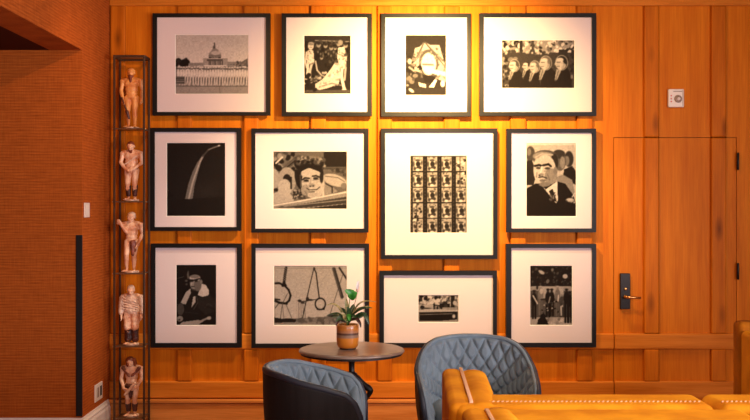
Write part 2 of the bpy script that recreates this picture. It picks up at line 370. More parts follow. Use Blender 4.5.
# ------------------------------------------------------------ carved figures
def carved(name, light, darkc, sc_=9):
    return mat(name, light, .5, bump=.5, bscale=120, col2=darkc, vscale=(sc_*3, sc_*3, sc_*1.6), coat=.15)
M['carve'] = carved('carved_painted_wood', srgb(250, 205, 168), srgb(206, 130, 88))
M['carve_gold_lit'] = carved('carved_wood_gold_lit', srgb(238, 170, 96), srgb(196, 110, 52))  # golden light on the top figure, put into its wood colour
M['carve_dark'] = carved('carved_dark_brown', srgb(92, 40, 26), srgb(58, 24, 16))
M['carve_pale'] = carved('carved_pale', srgb(240, 206, 178), srgb(206, 156, 124))
M['carve_brown'] = carved('carved_auburn', srgb(140, 66, 38), srgb(96, 42, 24))
def capsule(bm, p, q, r1, r2, n=12):
    p, q = Vector(p), Vector(q); d = (q-p); L = d.length or 1e-6
    m = Matrix.Translation(p) @ d.to_track_quat('Z', 'Y').to_matrix().to_4x4()
    prof = [(r1*math.sin(a), -r1*math.cos(a)) for a in (.25, .6, 1.0, 1.4)] + [(r2*math.sin(a), L-r2*math.cos(a)) for a in (1.75, 2.15, 2.55, 2.9)]
    rings = [[bm.verts.new(m @ Vector((r*math.cos(2*PI*k/n), r*math.sin(2*PI*k/n), z))) for k in range(n)] for r, z in prof]
    for a, b in zip(rings, rings[1:]):
        for k in range(n): bm.faces.new((a[k], a[(k+1) % n], b[(k+1) % n], b[k]))
    bm.faces.new(rings[0][::-1]); bm.faces.new(rings[-1])
def fuse(bm, voxel, smooth_it=2, disp=None):
    me = bpy.data.meshes.new('tmp'); bm.to_mesh(me); bm.free()
    o = bpy.data.objects.new('tmp', me); C.objects.link(o)
    r = o.modifiers.new('r', 'REMESH'); r.mode = 'VOXEL'; r.voxel_size = voxel
    s = o.modifiers.new('s', 'SMOOTH'); s.factor = .5; s.iterations = smooth_it
    if disp:
        tx = bpy.data.textures.new('folds', 'CLOUDS'); tx.noise_scale = disp[1]; d = o.modifiers.new('d', 'DISPLACE'); d.texture = tx; d.strength = disp[0]; d.mid_level = .5
    dg = bpy.context.evaluated_depsgraph_get(); ev = o.evaluated_get(dg)
    out = bpy.data.meshes.new_from_object(ev); bpy.data.objects.remove(o); bpy.data.meshes.remove(me)
    return out
def hand(bm, w_, d, spread, s=1.0):
    """palm and five bent fingers: w_ wrist, d direction, spread sideways axis"""
    w_, d, sp = Vector(w_), Vector(d).normalized(), Vector(spread).normalized(); nrm = d.cross(sp)
    for k in (-1, 0, 1): capsule(bm, w_+sp*.009*k*s, w_+d*.040*s+sp*.012*k*s, .012*s, .012*s)
    for k, ln in zip((-1.5, -.5, .5, 1.5), (.030, .038, .036, .028)):
        a = w_+d*.042*s+sp*.0105*k*s; b = a+(d+sp*.06*k)*ln*.55*s; c = b+(d*.8+nrm*.5)*ln*.5*s
        capsule(bm, a, b, .0065*s, .006*s, 8); capsule(bm, b, c, .006*s, .005*s, 8)
    a = w_+d*.012*s-sp*.016*s; b = a+(d*.6-sp*.7)*.026*s; capsule(bm, a, b, .008*s, .0068*s, 8); capsule(bm, b, b+(d*.9+nrm*.2)*.020*s, .0068*s, .0055*s, 8)
def figure(label, z, P, m_body, m_hair, hair, extras=None, xo=0.0, s=.405):
    """one carved standing figure; unit height, facing -y"""
    t = thing('carved_figure', label, 'figurine', (ecx+xo, ecy-.005, z), P.get('turn', 0), 'carved figures on the display stand')
    bm = B()
    hc = Vector(P.get('head', (0, -.035, .915))); tilt = P.get('tilt', .25)
    from mathutils import Euler
    E = Euler((tilt, P.get('roll', 0), P.get('yaw', 0))); Rm = E.to_matrix()
    def hp(x, y, z_): return hc+Rm @ Vector((x, y, z_))
    def he(x, y, z_, r): ellipsoid(bm, hp(x, y, z_), r, E, 14, 10)
    he(0, .008, .018, (.052, .062, .056)); he(0, -.012, -.022, (.040, .046, .050)); he(0, -.030, -.052, (.022, .022, .018))
    capsule(bm, hp(0, -.056, .014), hp(0, -.072, -.016), .008, .013, 8)            # nose
    for sx in (-1, 1):
        capsule(bm, hp(sx*.010, -.056, .020), hp(sx*.034, -.046, .018), .009, .007, 8)   # brow
        he(sx*.020, -.050, .004, (.010, .008, .007)); he(sx*.052, .006, -.004, (.008, .014, .022)); he(sx*.028, -.036, -.018, (.014, .014, .014))
    capsule(bm, hp(-.014, -.058, -.034), hp(.014, -.058, -.034), .006, .006, 8); capsule(bm, hp(-.012, -.055, -.043), hp(.012, -.055, -.043), .006, .006, 8)
    capsule(bm, (0, .005, .82), hp(0, .012, -.03), .036, .033)
    ch = P.get('lean', 0)
    ellipsoid(bm, (0, -.005, .745), (.105, .068, .095)); ellipsoid(bm, (0, -.002, .655), (.090, .060, .085)); ellipsoid(bm, (0, -.004, .585), (.082, .060, .060)); ellipsoid(bm, (0, 0, .525), (.092, .065, .060))
    capsule(bm, (-.10, 0, .795), (.10, 0, .795), .040, .040)
    for sx in (-1, 1):
        ellipsoid(bm, (sx*.045, -.052, .745), (.040, .020, .032)); capsule(bm, (sx*.02, -.03, .80), (sx*.09, -.03, .81), .012, .012, 8)
        capsule(bm, (sx*.03, .01, .83), (sx*.10, 0, .81), .03, .03, 8)
    for side in ('l', 'r'):
        sx = -1 if side == 'l' else 1
        sh = Vector((sx*.125, 0, .785)); el = Vector(P.get('el'+side, (sx*.150, .0, .630))); wr = Vector(P.get('wr'+side, (sx*.140, -.035, .490)))
        ellipsoid(bm, sh, (.042, .042, .045)); capsule(bm, sh, el, .036, .027); capsule(bm, el, el.lerp(wr, .35), .028, .030); capsule(bm, el.lerp(wr, .35), wr, .030, .018)
        dirn = P.get('hd'+side, (wr-el)); hand(bm, wr, dirn, P.get('hs'+side, (-sx*.3, -1, 0)), 1.25)
        kn = Vector(P.get('kn'+side, (sx*.050, -.03, .285))); an = Vector(P.get('an'+side, (sx*.045, .005, .065)))
        hipp = Vector((sx*.050, 0, .505))
        capsule(bm, hipp, kn, .058, .038); capsule(bm, kn, kn.lerp(an, .35), .036, .038); capsule(bm, kn.lerp(an, .35), an, .037, .021)
        ellipsoid(bm, kn+Vector((0, -.018, 0)), (.024, .020, .028))
        f = Vector((sx*.02, -.095, -.035)); capsule(bm, an+Vector((0, .02, -.040)), an+f, .024, .020); 
        for k in range(5): capsule(bm, an+f+Vector(((k-2)*.011, .005, -.002)), an+f+Vector(((k-2)*.013+sx*.004, -.026+abs(k-2)*.004, -.006)), .008, .0065, 8)
    if 'add' in P: P['add'](bm, hp)
    bmesh.ops.scale(bm, vec=(s*1.16, s*1.1, s), verts=bm.verts)
    obj('body', fuse(bm, .0026*s/.4, 1), m_body, t, smooth=True)
    bm = B(); hair(bm, hp, lambda x, y, z_, r: ellipsoid(bm, hp(x, y, z_), r, E, 14, 10))
    bmesh.ops.scale(bm, vec=(s*1.16, s*1.1, s), verts=bm.verts); obj('hair', fuse(bm, .003*s/.4, 1, (.004, .01)), m_hair, t, smooth=True)
    if extras:
        for nm, fn, mm, dd in extras:
            bm = B(); fn(bm, hp); bmesh.ops.scale(bm, vec=(s*1.16, s*1.1, s), verts=bm.verts); obj(nm, fuse(bm, .003*s/.4, 1, dd), mm, t, smooth=True)
    bm = B(); lathe(bm, [(.118*s, 0), (.12*s, .006*s), (.12*s, .022*s), (.112*s, .028*s)], 28); obj('base', bm, M['carve_pale'], t, smooth=False)
    return t
def cap_hair(bm, hp, e): e(0, .020, .034, (.054, .060, .050)); e(0, .050, .0, (.046, .030, .050))
def beard(bm, hp):
    capsule(bm, hp(0, -.050, -.052), hp(0, -.045, -.150), .030, .014); capsule(bm, hp(-.03, -.03, -.04), hp(0, -.045, -.09), .016, .02); capsule(bm, hp(.03, -.03, -.04), hp(0, -.045, -.09), .016, .02)
def long_hair(bm, hp, e):
    e(0, .018, .032, (.060, .064, .052)); e(0, .045, -.01, (.054, .036, .065))
    for sx in (-1, 1):
        for k in range(4): capsule(bm, hp(sx*(.045+.004*k), .0+.016*k, .02), hp(sx*(.056+.004*k), -.012+.02*k, -.10+.01*k), .018, .012)
figure('gold-lit carved figure with a long dark beard and arms hanging, top shelf of the stand', SH[0],
       dict(tilt=.12, elr=(.150, .01, .635), wrr=(.145, -.03, .49), ell=(-.148, -.01, .63), wrl=(-.105, -.075, .47), hsl=(.6, -.6, 0)),
       M['carve_gold_lit'], M['carve_gold_lit'], cap_hair,
       [('beard', beard, M['carve_brown'], (.004, .01)),
        ('tool', lambda bm, hp: (capsule(bm, (-.115, -.105, .50), (-.035, -.125, .27), .014, .014), capsule(bm, (-.035, -.125, .27), (-.01, -.12, .16), .026, .016)), M['carve_dark'], None)])
figure('carved figure with bowed dark head and hands crossed at the groin, second shelf from top', SH[1],
       dict(tilt=.55, head=(0, -.055, .895), elr=(.150, -.02, .635), wrr=(.055, -.095, .530), hdr=(-1, -.1, -.35), hsr=(0, -.3, -1), ell=(-.150, -.02, .635), wrl=(-.060, -.090, .515), hdl=(1, -.1, -.45), hsl=(0, -.3, 1)),
       M['carve'], M['carve_brown'], cap_hair,
       [('beard', lambda bm, hp: capsule(bm, hp(0, -.045, -.045), hp(0, -.05, -.10), .030, .016), M['carve_brown'], (.004, .01)),
        ('leg_wraps', lambda bm, hp: [capsule(bm, (sx*.049, -.012, .24), (sx*.045, .0, .10), .046, .034) for sx in (-1, 1)], M['carve_dark'], (.004, .01)),
        ('sash', lambda bm, hp: capsule(bm, (-.09, -.058, .60), (.085, -.062, .74), .012, .012), M['carve_pale'], (.004, .01))])
figure('bare carved figure raising one bent arm, middle shelf of the stand', SH[2],
       dict(tilt=.15, yaw=-.35, roll=.05, ell=(-.045, -.115, .665), wrl=(-.115, -.150, .790), hdl=(-.5, -.1, .9), hsl=(.8, -.2, .4),
            elr=(.150, .02, .630), wrr=(.110, -.06, .485), hdr=(-.35, -.2, -1), knl=(-.058, -.075, .30), anl=(-.062, -.03, .065), knr=(.035, -.02, .285), anr=(.030, .02, .065)),
       M['carve'], M['carve_pale'], cap_hair,
       [('cloth', lambda bm, hp: (capsule(bm, (.02, -.060, .50), (.035, -.08, .30), .034, .026), capsule(bm, (.05, -.055, .52), (.06, -.05, .36), .026, .02)), M['carve_brown'], (.006, .012))])
def robe(bm, hp):
    ellipsoid(bm, (0, -.006, .745), (.120, .082, .100)); ellipsoid(bm, (0, -.004, .635), (.112, .080, .105)); ellipsoid(bm, (0, -.004, .56), (.112, .082, .07))
    for sx in (-1, 1): capsule(bm, (sx*.125, 0, .785), (sx*.150, .0, .63), .046, .042); capsule(bm, (sx*.150, 0, .63), (sx*.145, -.03, .53), .042, .034)
    for k in range(5): capsule(bm, (-.10, -.070, .78-.045*k), (.10, -.078, .70-.035*k), .011, .011)
figure('carved figure in a pale folded robe and dark boots, fourth shelf from top', SH[3],
       dict(tilt=.45, head=(0, -.05, .90)), M['carve'], M['carve_pale'], cap_hair,
       [('robe', robe, M['carve_pale'], (.008, .018)),
        ('trousers', lambda bm, hp: [capsule(bm, (sx*.050, -.005, .52), (sx*.052, -.03, .29), .066, .056) for sx in (-1, 1)], M['carve'], (.012, .02)),
        ('boots', lambda bm, hp: [(capsule(bm, (sx*.050, -.012, .27), (sx*.050, .0, .09), .052, .052)) for sx in (-1, 1)], M['carve_dark'], (.008, .012))])
figure('carved figure with long auburn hair holding a rolled scroll, bottom shelf of the stand', SH[4],
       dict(tilt=.45, roll=-.1, head=(-.008, -.05, .90), elr=(.148, -.01, .625), wrr=(.100, -.085, .500), hdr=(-.8, -.1, -.5), hsr=(0, -.5, -1), ell=(-.148, -.01, .625), wrl=(-.095, -.085, .470), hdl=(.8, -.1, -.5), hsl=(0, -.5, 1)),
       M['carve'], M['carve_brown'], long_hair,
       [('scroll', lambda bm, hp: capsule(bm, (-.060, -.125, .38), (.075, -.125, .565), .022, .022), M['carve_pale'], None),
        ('loincloth', lambda bm, hp: (ellipsoid(bm, (0, -.01, .50), (.105, .078, .06)), capsule(bm, (0, -.06, .50), (0, -.07, .33), .045, .022)), M['carve_dark'], (.008, .012)),
        ('shawl', lambda bm, hp: [capsule(bm, (sx*.115, -.03, .80), (sx*.02, -.072, .67), .030, .018) for sx in (-1, 1)], M['carve_brown'], (.006, .012)),
        ('leg_wraps', lambda bm, hp: [capsule(bm, (sx*.048, -.012, .20), (sx*.045, .0, .10), .044, .034) for sx in (-1, 1)], M['carve_dark'], (.004, .01))])

# ------------------------------------------------------------ printed photographs
class Pic:
    def __init__(s, cw, ch, pw, ph, bg=.5, res=2.0):
        s.W, s.Hh = int(pw*res)+1, int(ph*res)+1
        s.x, s.y = np.meshgrid(np.linspace(0, cw, s.W), np.linspace(0, ch, s.Hh)); s.cw, s.ch = cw, ch
        s.a = np.full(s.x.shape, float(bg)); s.aa = cw/s.W*.7; s.rng = np.random.default_rng(int(cw*7+ch))
    def put(s, m, v): s.a = s.a*(1-m)+(v*m); return s
    def ell(s, cx, cy, rx, ry, v, rot=0):
        c, n = math.cos(rot), math.sin(rot); dx, dy = s.x-cx, s.y-cy; u, w_ = (dx*c+dy*n)/rx, (-dx*n+dy*c)/ry
        d = (np.sqrt(u*u+w_*w_)-1)*min(rx, ry); return s.put(np.clip(.5-d/(2*s.aa), 0, 1), v)
    def ring(s, cx, cy, rx, ry, wd, v):
        dx, dy = s.x-cx, s.y-cy; d = np.abs((np.sqrt((dx/rx)**2+(dy/ry)**2)-1)*min(rx, ry))-wd/2; return s.put(np.clip(.5-d/(2*s.aa), 0, 1), v)
    def line(s, pts, wd, v):
        for (x0, y0), (x1, y1) in zip(pts, pts[1:]):
            dx, dy = x1-x0, y1-y0; L = dx*dx+dy*dy+1e-9; t_ = np.clip(((s.x-x0)*dx+(s.y-y0)*dy)/L, 0, 1)
            d = np.hypot(s.x-x0-t_*dx, s.y-y0-t_*dy)-wd/2; s.put(np.clip(.5-d/(2*s.aa), 0, 1), v)
        return s
    def poly(s, pts, v):
        ins = np.zeros(s.x.shape, bool); n = len(pts)
        for i in range(n):
            (x0, y0), (x1, y1) = pts[i], pts[(i+1) % n]
            if y0 == y1: continue
            c = ((y0 > s.y) != (y1 > s.y)) & (s.x < (x1-x0)*(s.y-y0)/(y1-y0)+x0); ins ^= c
        return s.put(ins.astype(float), v)
    def rect(s, x0, y0, x1, y1, v): return s.put(((s.x >= x0) & (s.x <= x1) & (s.y >= y0) & (s.y <= y1)).astype(float), v)
    def speck(s, x0, y0, x1, y1, n, rmin, rmax, vals):
        for _ in range(n): s.ell(s.rng.uniform(x0, x1), s.rng.uniform(y0, y1), s.rng.uniform(rmin, rmax), s.rng.uniform(rmin, rmax), s.rng.choice(vals), s.rng.uniform(0, 3))
        return s
    def grad(s, v0, v1, y0=0, y1=None):
        y1 = y1 or s.ch; t_ = np.clip((s.y-y0)/(y1-y0), 0, 1); s.a = v0*(1-t_)+v1*t_; return s
    def head(s, x, y, r, skin=.75, hair=.12, face=-1):
        """side or three-quarter head; face = -1 looks left"""
        s.ell(x, y, r*.86, r*1.08, skin); s.ell(x-face*r*.50, y-r*.30, r*.46, r*.66, hair); s.ell(x-face*r*.1, y-r*.86, r*.62, r*.26, hair); s.ell(x-face*r*.30, y+r*.45, r*.5, r*.5, skin*.82)
        s.ell(x+face*r*.84, y+r*.15, r*.18, r*.22, skin); s.line([(x+face*r*.25, y-r*.08), (x+face*r*.65, y-r*.08)], r*.16, skin*.35)
        s.line([(x+face*r*.35, y+r*.55), (x+face*r*.7, y+r*.5)], r*.12, skin*.4); s.ell(x-face*r*.35, y+r*.1, r*.14, r*.24, skin*.75); return s
    def done(s, n=1):
        for _ in range(n):
            p = np.pad(s.a, 1, mode='edge'); s.a = (p[:-2, 1:-1]+p[2:, 1:-1]+p[1:-1, :-2]+p[1:-1, 2:]+4*s.a)/8
        g = s.rng.normal(0, 1, (s.Hh//3+2, s.W//3+2)); g = np.kron(g, np.ones((3, 3)))[:s.Hh, :s.W]
        s.a = np.clip(s.a*(1+.025*g)+s.rng.normal(0, .012, s.a.shape), 0, 1); return s.a

def p_dome():
    p = Pic(527, 420, 74, 59); p.grad(.84, .94, 0, 220)
    p.ell(280, 90, 10, 14, .45); p.line([(283, 58), (283, 96)], 9, .40); p.ell(286, 112, 26, 16, .62); p.ell(286, 148, 46, 40, .60); p.ell(292, 128, 36, 14, .82); p.rect(242, 148, 330, 164, .36); p.rect(240, 150, 332, 154, .75)
    p.rect(200, 166, 378, 216, .70); p.rect(226, 172, 344, 186, .42); p.poly([(232, 168), (286, 160), (344, 168)], .80)
    for k in range(9): p.rect(240+k*12, 186, 246+k*12, 214, .38)
    p.rect(95, 196, 204, 226, .66); p.rect(374, 190, 470, 226, .64)
    for k in range(10): p.rect(104+k*10, 204, 108+k*10, 216, .48); p.rect(384+k*9, 204, 388+k*9, 214, .46)
    p.speck(0, 170, 90, 240, 34, 8, 20, (.14, .22, .32)); p.ell(60, 205, 34, 30, .13); p.ell(20, 182, 20, 18, .2); p.poly([(440, 215), (527, 165), (527, 235), (440, 235)], .46); p.speck(450, 190, 527, 232, 16, 5, 10, (.35, .5, .6))
    p.rect(0, 226, 527, 420, .60); p.speck(0, 222, 527, 262, 70, 6, 12, (.35, .45, .8, .9))
    for k in range(27):
        x = 20+k*19.5; h = p.rng.uniform(-6, 6)
        w0, w1 = p.rng.uniform(-5, 5), p.rng.uniform(-4, 6); p.line([(x-6, 290), (x-15+w0, 356+h)], 8, .90); p.line([(x+4, 290), (x+12+w1, 358+h)], 8, .84); p.line([(x+1, 300), (x, 352+h)], 4, .32)
        p.ell(x, 272+h*.5, 10, 28, .95); p.line([(x+9, 255), (x+16, 292)], 5, .55); p.ell(x+2, 238+h*.5, 7, 9, .42); p.ell(x+2, 231+h*.5, 8, 5, .95)
    p.rect(0, 296, 66, 352, .34)
    for k in range(4): p.rect(0, 304+k*13, 64, 309+k*13, .62)
    p.rect(0, 366, 527, 420, .68); p.line([(318, 370), (324, 420)], 4, .48); p.line([(0, 366), (527, 366)], 5, .42); return p.done(), 1
def p_crowd():
    p = Pic(335, 420, 47, 59, .16); p.rect(0, 0, 335, 40, .22); p.line([(80, 34), (330, 44)], 6, .66)
    p.speck(70, 40, 335, 230, 80, 6, 16, (.08, .12, .3, .2))
    for x, y, r in ((104, 66, 20), (155, 72, 18), (196, 88, 18), (126, 160, 14), (250, 60, 18), (300, 70, 20), (225, 90, 14)):
        p.ell(x, y, r*.8, r, .62); p.ell(x, y-r*.6, r*.8, r*.5, .18); p.line([(x-r*.4, y), (x+r*.4, y)], 3, .25)
    for k in range(12): p.ell(100+k*19, 118+(k % 3)*14, 6, 10, .45)
    p.ell(48, 75, 21, 26, .84); p.ell(50, 58, 22, 14, .62); p.poly([(12, 118), (42, 98), (66, 108), (74, 200), (60, 212), (20, 200)], .86)
    p.line([(16, 120), (8, 190), (18, 230)], 12, .84); p.line([(28, 200), (24, 270), (6, 345)], 17, .86); p.line([(56, 200), (40, 260), (50, 330)], 17, .82); p.ell(52, 335, 8, 8, .9)
    p.line([(82, 185), (94, 250), (128, 290)], 10, .78); p.ell(100, 305, 30, 12, .58, .3)
    p.poly([(80, 350), (130, 318), (190, 245), (220, 200), (256, 212), (262, 290), (250, 350), (170, 380), (110, 394), (78, 380)], .84)
    p.line([(110, 372), (200, 345), (270, 360)], 9, .50); p.line([(200, 300), (236, 240)], 12, .94); p.ell(238, 196, 18, 20, .66); p.ell(240, 186, 20, 12, .3)
    p.ell(262, 50, 18, 20, .6); p.poly([(246, 86), (290, 80), (310, 150), (300, 240), (262, 240), (240, 160)], .86); p.line([(275, 225), (270, 300), (290, 385)], 22, .86); p.line([(300, 230), (292, 320)], 16, .70)
    p.line([(240, 130), (300, 150)], 5, .4); p.ell(300, 140, 12, 14, .3); p.ell(290, 392, 18, 8, .86); p.rect(0, 395, 335, 420, .34); p.speck(0, 250, 80, 400, 10, 10, 20, (.1, .14)); p.speck(14, 105, 70, 205, 22, 3, 7, (.62, .74, .5)); p.speck(245, 90, 305, 235, 26, 3, 8, (.6, .72, .45)); p.speck(110, 240, 255, 375, 40, 4, 10, (.74, .6, .8)); p.line([(30, 60), (60, 62)], 4, .4); p.line([(40, 84), (56, 84)], 3, .3); p.speck(40, 290, 110, 330, 10, 5, 10, (.5, .3)); return p.done(), 1
def p_arch_window():
    p = Pic(294, 420, 42, 60, .20); p.poly([(68, 90), (105, 80), (136, 44), (180, 70), (246, 70), (294, 230), (294, 330), (70, 250), (52, 190)], .72)
    for k in range(7): p.line([(136, 50), (60+k*6, 190-k*5)], 3, .42)
    for k in range(8): p.line([(150, 56), (220+k*12, 150+k*8)], 3, .45)
    p.line([(136, 46), (210, 130), (292, 226)], 6, .22); p.line([(136, 46), (60, 188)], 5, .3)
    p.ell(168, 195, 72, 96, .36); p.ell(168, 205, 54, 82, .90); p.rect(112, 235, 230, 300, .36); p.poly([(128, 215), (292, 262), (292, 295), (130, 250)], .95); p.line([(126, 220), (280, 268)], 5, .25); p.line([(126, 240), (240, 292)], 5, .3)
    p.ell(148, 202, 16, 10, .42); p.ell(182, 204, 14, 10, .46); p.speck(0, 160, 70, 330, 24, 8, 20, (.14, .3, .5)); p.ell(30, 184, 14, 20, .74); p.line([(26, 225), (60, 250), (90, 235)], 12, .66); p.ell(104, 228, 20, 16, .12)
    p.ell(70, 285, 20, 14, .5); p.poly([(120, 275), (220, 290), (196, 335), (140, 330)], .14); p.poly([(92, 330), (150, 345), (150, 370), (100, 360)], .82); p.poly([(168, 365), (216, 305), (228, 318), (206, 368)], .95)
    p.line([(236, 300), (262, 270), (285, 300)], 14, .5); p.ell(270, 340, 16, 24, .9); p.rect(0, 370, 294, 420, .22); p.speck(60, 90, 290, 260, 60, 4, 10, (.5, .62, .4)) ; p.ell(168, 205, 50, 76, .88); p.line([(126, 205), (200, 208)], 12, .42); p.poly([(128, 222), (292, 264), (292, 290), (130, 246)], .92); p.ell(42, 388, 22, 10, .85, .6); p.ell(12, 352, 12, 8, .6); return p.done(), 1
def p_row_of_men():
    p = Pic(639, 420, 73, 48, .3); p.rect(0, 0, 639, 118, .62); p.speck(0, 0, 639, 100, 110, 8, 20, (.16, .25, .85, .9, .45)); p.rect(155, 10, 180, 130, .2); p.rect(262, 0, 284, 100, .3)
    p.rect(0, 108, 639, 420, .27); p.speck(0, 96, 480, 120, 30, 8, 16, (.27, .75)); p.speck(0, 150, 60, 420, 40, 6, 16, (.2, .6, .5, .12)); p.speck(560, 100, 639, 420, 22, 8, 18, (.12, .2)); p.rect(500, 80, 580, 200, .22); p.ell(618, 320, 12, 16, .5)
    for x, y, r in ((80, 170, 30), (120, 160, 20)): p.ell(x, y, r, r*.7, .5)
    for x, y, r, hair, bx0, bx1 in ((104, 225, 48, .32, 58, 200), (214, 228, 38, .18, 188, 262), (284, 235, 48, .42, 232, 345), (380, 202, 56, .45, 340, 490), (520, 200, 58, .16, 455, 620)):
        p.poly([(bx0, 420), (bx0+8, y+r*1.3), (x-r*.2, y+r*.75), (x+r*.9, y+r*.6), (bx1-20, y+r*1.4), (bx1, 420)], .12)
        p.poly([(x-r*.7, y+r*1.0), (x+r*.2, y+r*.8), (x-r*.6, y+r*2.6), (x-r*.95, y+r*2.6)], .62); p.line([(x-r*.35, y+r*1.15), (x-r*.85, y+r*2.8)], 5, .3)
        p.head(x, y, r*.92, .78, hair, -1)
        p.ring(x+r*.12, y-r*.05, r*.92, r*1.1, 5, .72) if r > 46 else None
        p.ell(x-r*.2, y+r*.05, r*.58, r*.78, .74); p.ell(x-r*.1, y-r*.5, r*.5, r*.3, .80); p.line([(x-r*.6, y-r*.12), (x-r*.1, y-r*.15)], 6, .3); p.line([(x-r*.6, y+r*.5), (x-r*.2, y+r*.48)], 5, .36)
    return p.done(), 1
def p_night_arch():
    p = Pic(335, 420, 59, 74, .13); p.a += .05*np.exp(-((p.y-285)/60)**2)*np.exp(-((p.x-220)/90)**2)
    p.poly([(104, 322), (122, 240), (146, 170), (176, 110), (208, 66), (222, 60), (196, 110), (176, 180), (158, 250), (148, 324)], .50)
    p.line([(126, 318), (150, 220), (186, 120), (206, 76)], 9, .74); p.line([(206, 76), (238, 40), (270, 24), (304, 15)], 9, .34); p.line([(240, 38), (302, 15)], 4, .70); p.ell(300, 15, 7, 4, .9)
    p.poly([(0, 330), (335, 308), (335, 420), (0, 420)], .09); p.line([(300, 110), (304, 360)], 4, .12); p.line([(182, 330), (182, 400)], 3, .08); p.speck(240, 308, 330, 318, 8, 3, 5, (.18, .1)); p.speck(0, 285, 40, 320, 8, 6, 12, (.03, .08)); return p.done(), 1
def p_face_car():
    p = Pic(536, 420, 74, 58, .42); p.speck(0, 0, 180, 130, 26, 10, 26, (.12, .3, .5, .6)); p.poly([(60, 120), (180, 20), (210, 30), (90, 150)], .36); p.line([(20, 84), (66, 40)], 12, .85); p.line([(70, 140), (190, 40)], 8, .14)
    p.rect(360, 0, 536, 130, .14); p.rect(352, 0, 368, 200, .42); p.rect(370, 112, 536, 126, .35); p.speck(400, 130, 536, 170, 10, 8, 16, (.3, .2))
    p.ell(5, 200, 40, 75, .66); p.ell(60, 360, 90, 70, .70); p.ell(100, 210, 66, 96, .64); p.ell(100, 205, 30, 40, .10); p.ell(82, 270, 50, 70, .72); p.ell(20, 280, 16, 12, .12); p.line([(130, 190), (130, 270)], 12, .12)
    p.speck(165, 40, 372, 130, 120, 7, 15, (.26, .5, .62, .34)); p.ell(450, 210, 92, 42, .72, .3); p.ell(515, 250, 22, 22, .5); p.line([(380, 180), (470, 190), (520, 220)], 6, .4)
    p.poly([(140, 345), (150, 290), (200, 262), (240, 350)], .28); p.speck(138, 280, 240, 345, 40, 4, 8, (.1, .5, .65)); p.poly([(340, 240), (400, 230), (470, 290), (400, 330), (330, 335)], .58); p.line([(385, 235), (430, 260), (430, 300)], 9, .16); p.line([(360, 240), (365, 320)], 14, .80)
    p.ell(262, 160, 104, 84, .10); p.ell(185, 200, 26, 74, .08, -.2); p.speck(160, 70, 360, 125, 60, 8, 16, (.07, .14, .3))
    p.ell(290, 235, 84, 108, .74, -.12); p.ell(268, 160, 66, 40, .74); p.poly([(196, 150), (260, 118), (345, 150), (360, 110), (240, 85), (180, 120)], .10)
    p.ell(352, 190, 14, 40, .16); p.ell(232, 280, 30, 40, .60)
    p.line([(212, 206), (232, 192), (262, 196)], 11, .12); p.line([(286, 180), (312, 176), (336, 186)], 11, .14); p.ell(240, 212, 19, 9, .14); p.ell(310, 196, 19, 9, .16); p.line([(212, 222), (258, 220)], 5, .42); p.line([(290, 208), (332, 204)], 5, .42)
    p.line([(276, 190), (268, 240)], 8, .62); p.ell(280, 246, 24, 12, .60); p.ell(270, 254, 7, 5, .2); p.ell(292, 252, 7, 5, .2); p.line([(244, 268), (262, 280), (318, 278), (340, 258)], 6, .24); p.line([(262, 296), (300, 294)], 8, .34); p.line([(230, 290), (250, 320)], 6, .45); p.ell(290, 316, 30, 14, .68)
    p.line([(196, 170), (200, 260)], 6, .4)
    p.poly([(0, 385), (120, 366), (330, 335), (536, 285), (536, 420), (0, 420)], .60); p.line([(0, 395), (200, 362), (536, 296)], 9, .88); p.poly([(0, 408), (200, 384), (536, 330), (536, 380), (200, 414)], .26); p.line([(80, 402), (536, 352)], 8, .58); p.poly([(200, 420), (536, 384), (536, 420)], .18); return p.done(), 1
def p_contact():
    p = Pic(307, 420, 57, 78, .13)
    for j in range(5):
        for i in range(4):
            x0, y0 = 14+i*78, 4+j*85; odd = (i == 3 and j < 2) or (i == 0 and j >= 3)
            p.rect(x0, y0, x0+55, y0+78, .70)
            if odd:
                p.speck(x0+4, y0+4, x0+50, y0+74, 22, 3, 9, (.12, .25, .9, .5)); p.rect(x0+20, y0, x0+26, y0+78, .3)
            else:
                p.speck(x0+4, y0+2, x0+52, y0+20, 7, 2, 5, (.35, .5)); p.ell(x0+27, y0+34, 22, 24, .86); p.ell(x0+29+(j % 2)*3, y0+41, 13, 15, .16); p.ell(x0+27, y0+20, 15, 7, .32); p.ell(x0+34, y0+60, 14, 10, .25); p.ell(x0+12, y0+66, 8, 9, .28); p.ell(x0+27, y0+72, 10, 7, .88); p.ell(x0+6, y0+40, 5, 16, .3); p.ell(x0+48, y0+34, 5, 12, .35)
        p.line([(4, 0), (4, 420)], 3, .3)
    for i in range(5): 
        for k in range(22): p.rect(7+i*78-(5 if i else 0), k*19, 9+i*78-(5 if i else 0), k*19+8, .4)
    return p.done(), 1
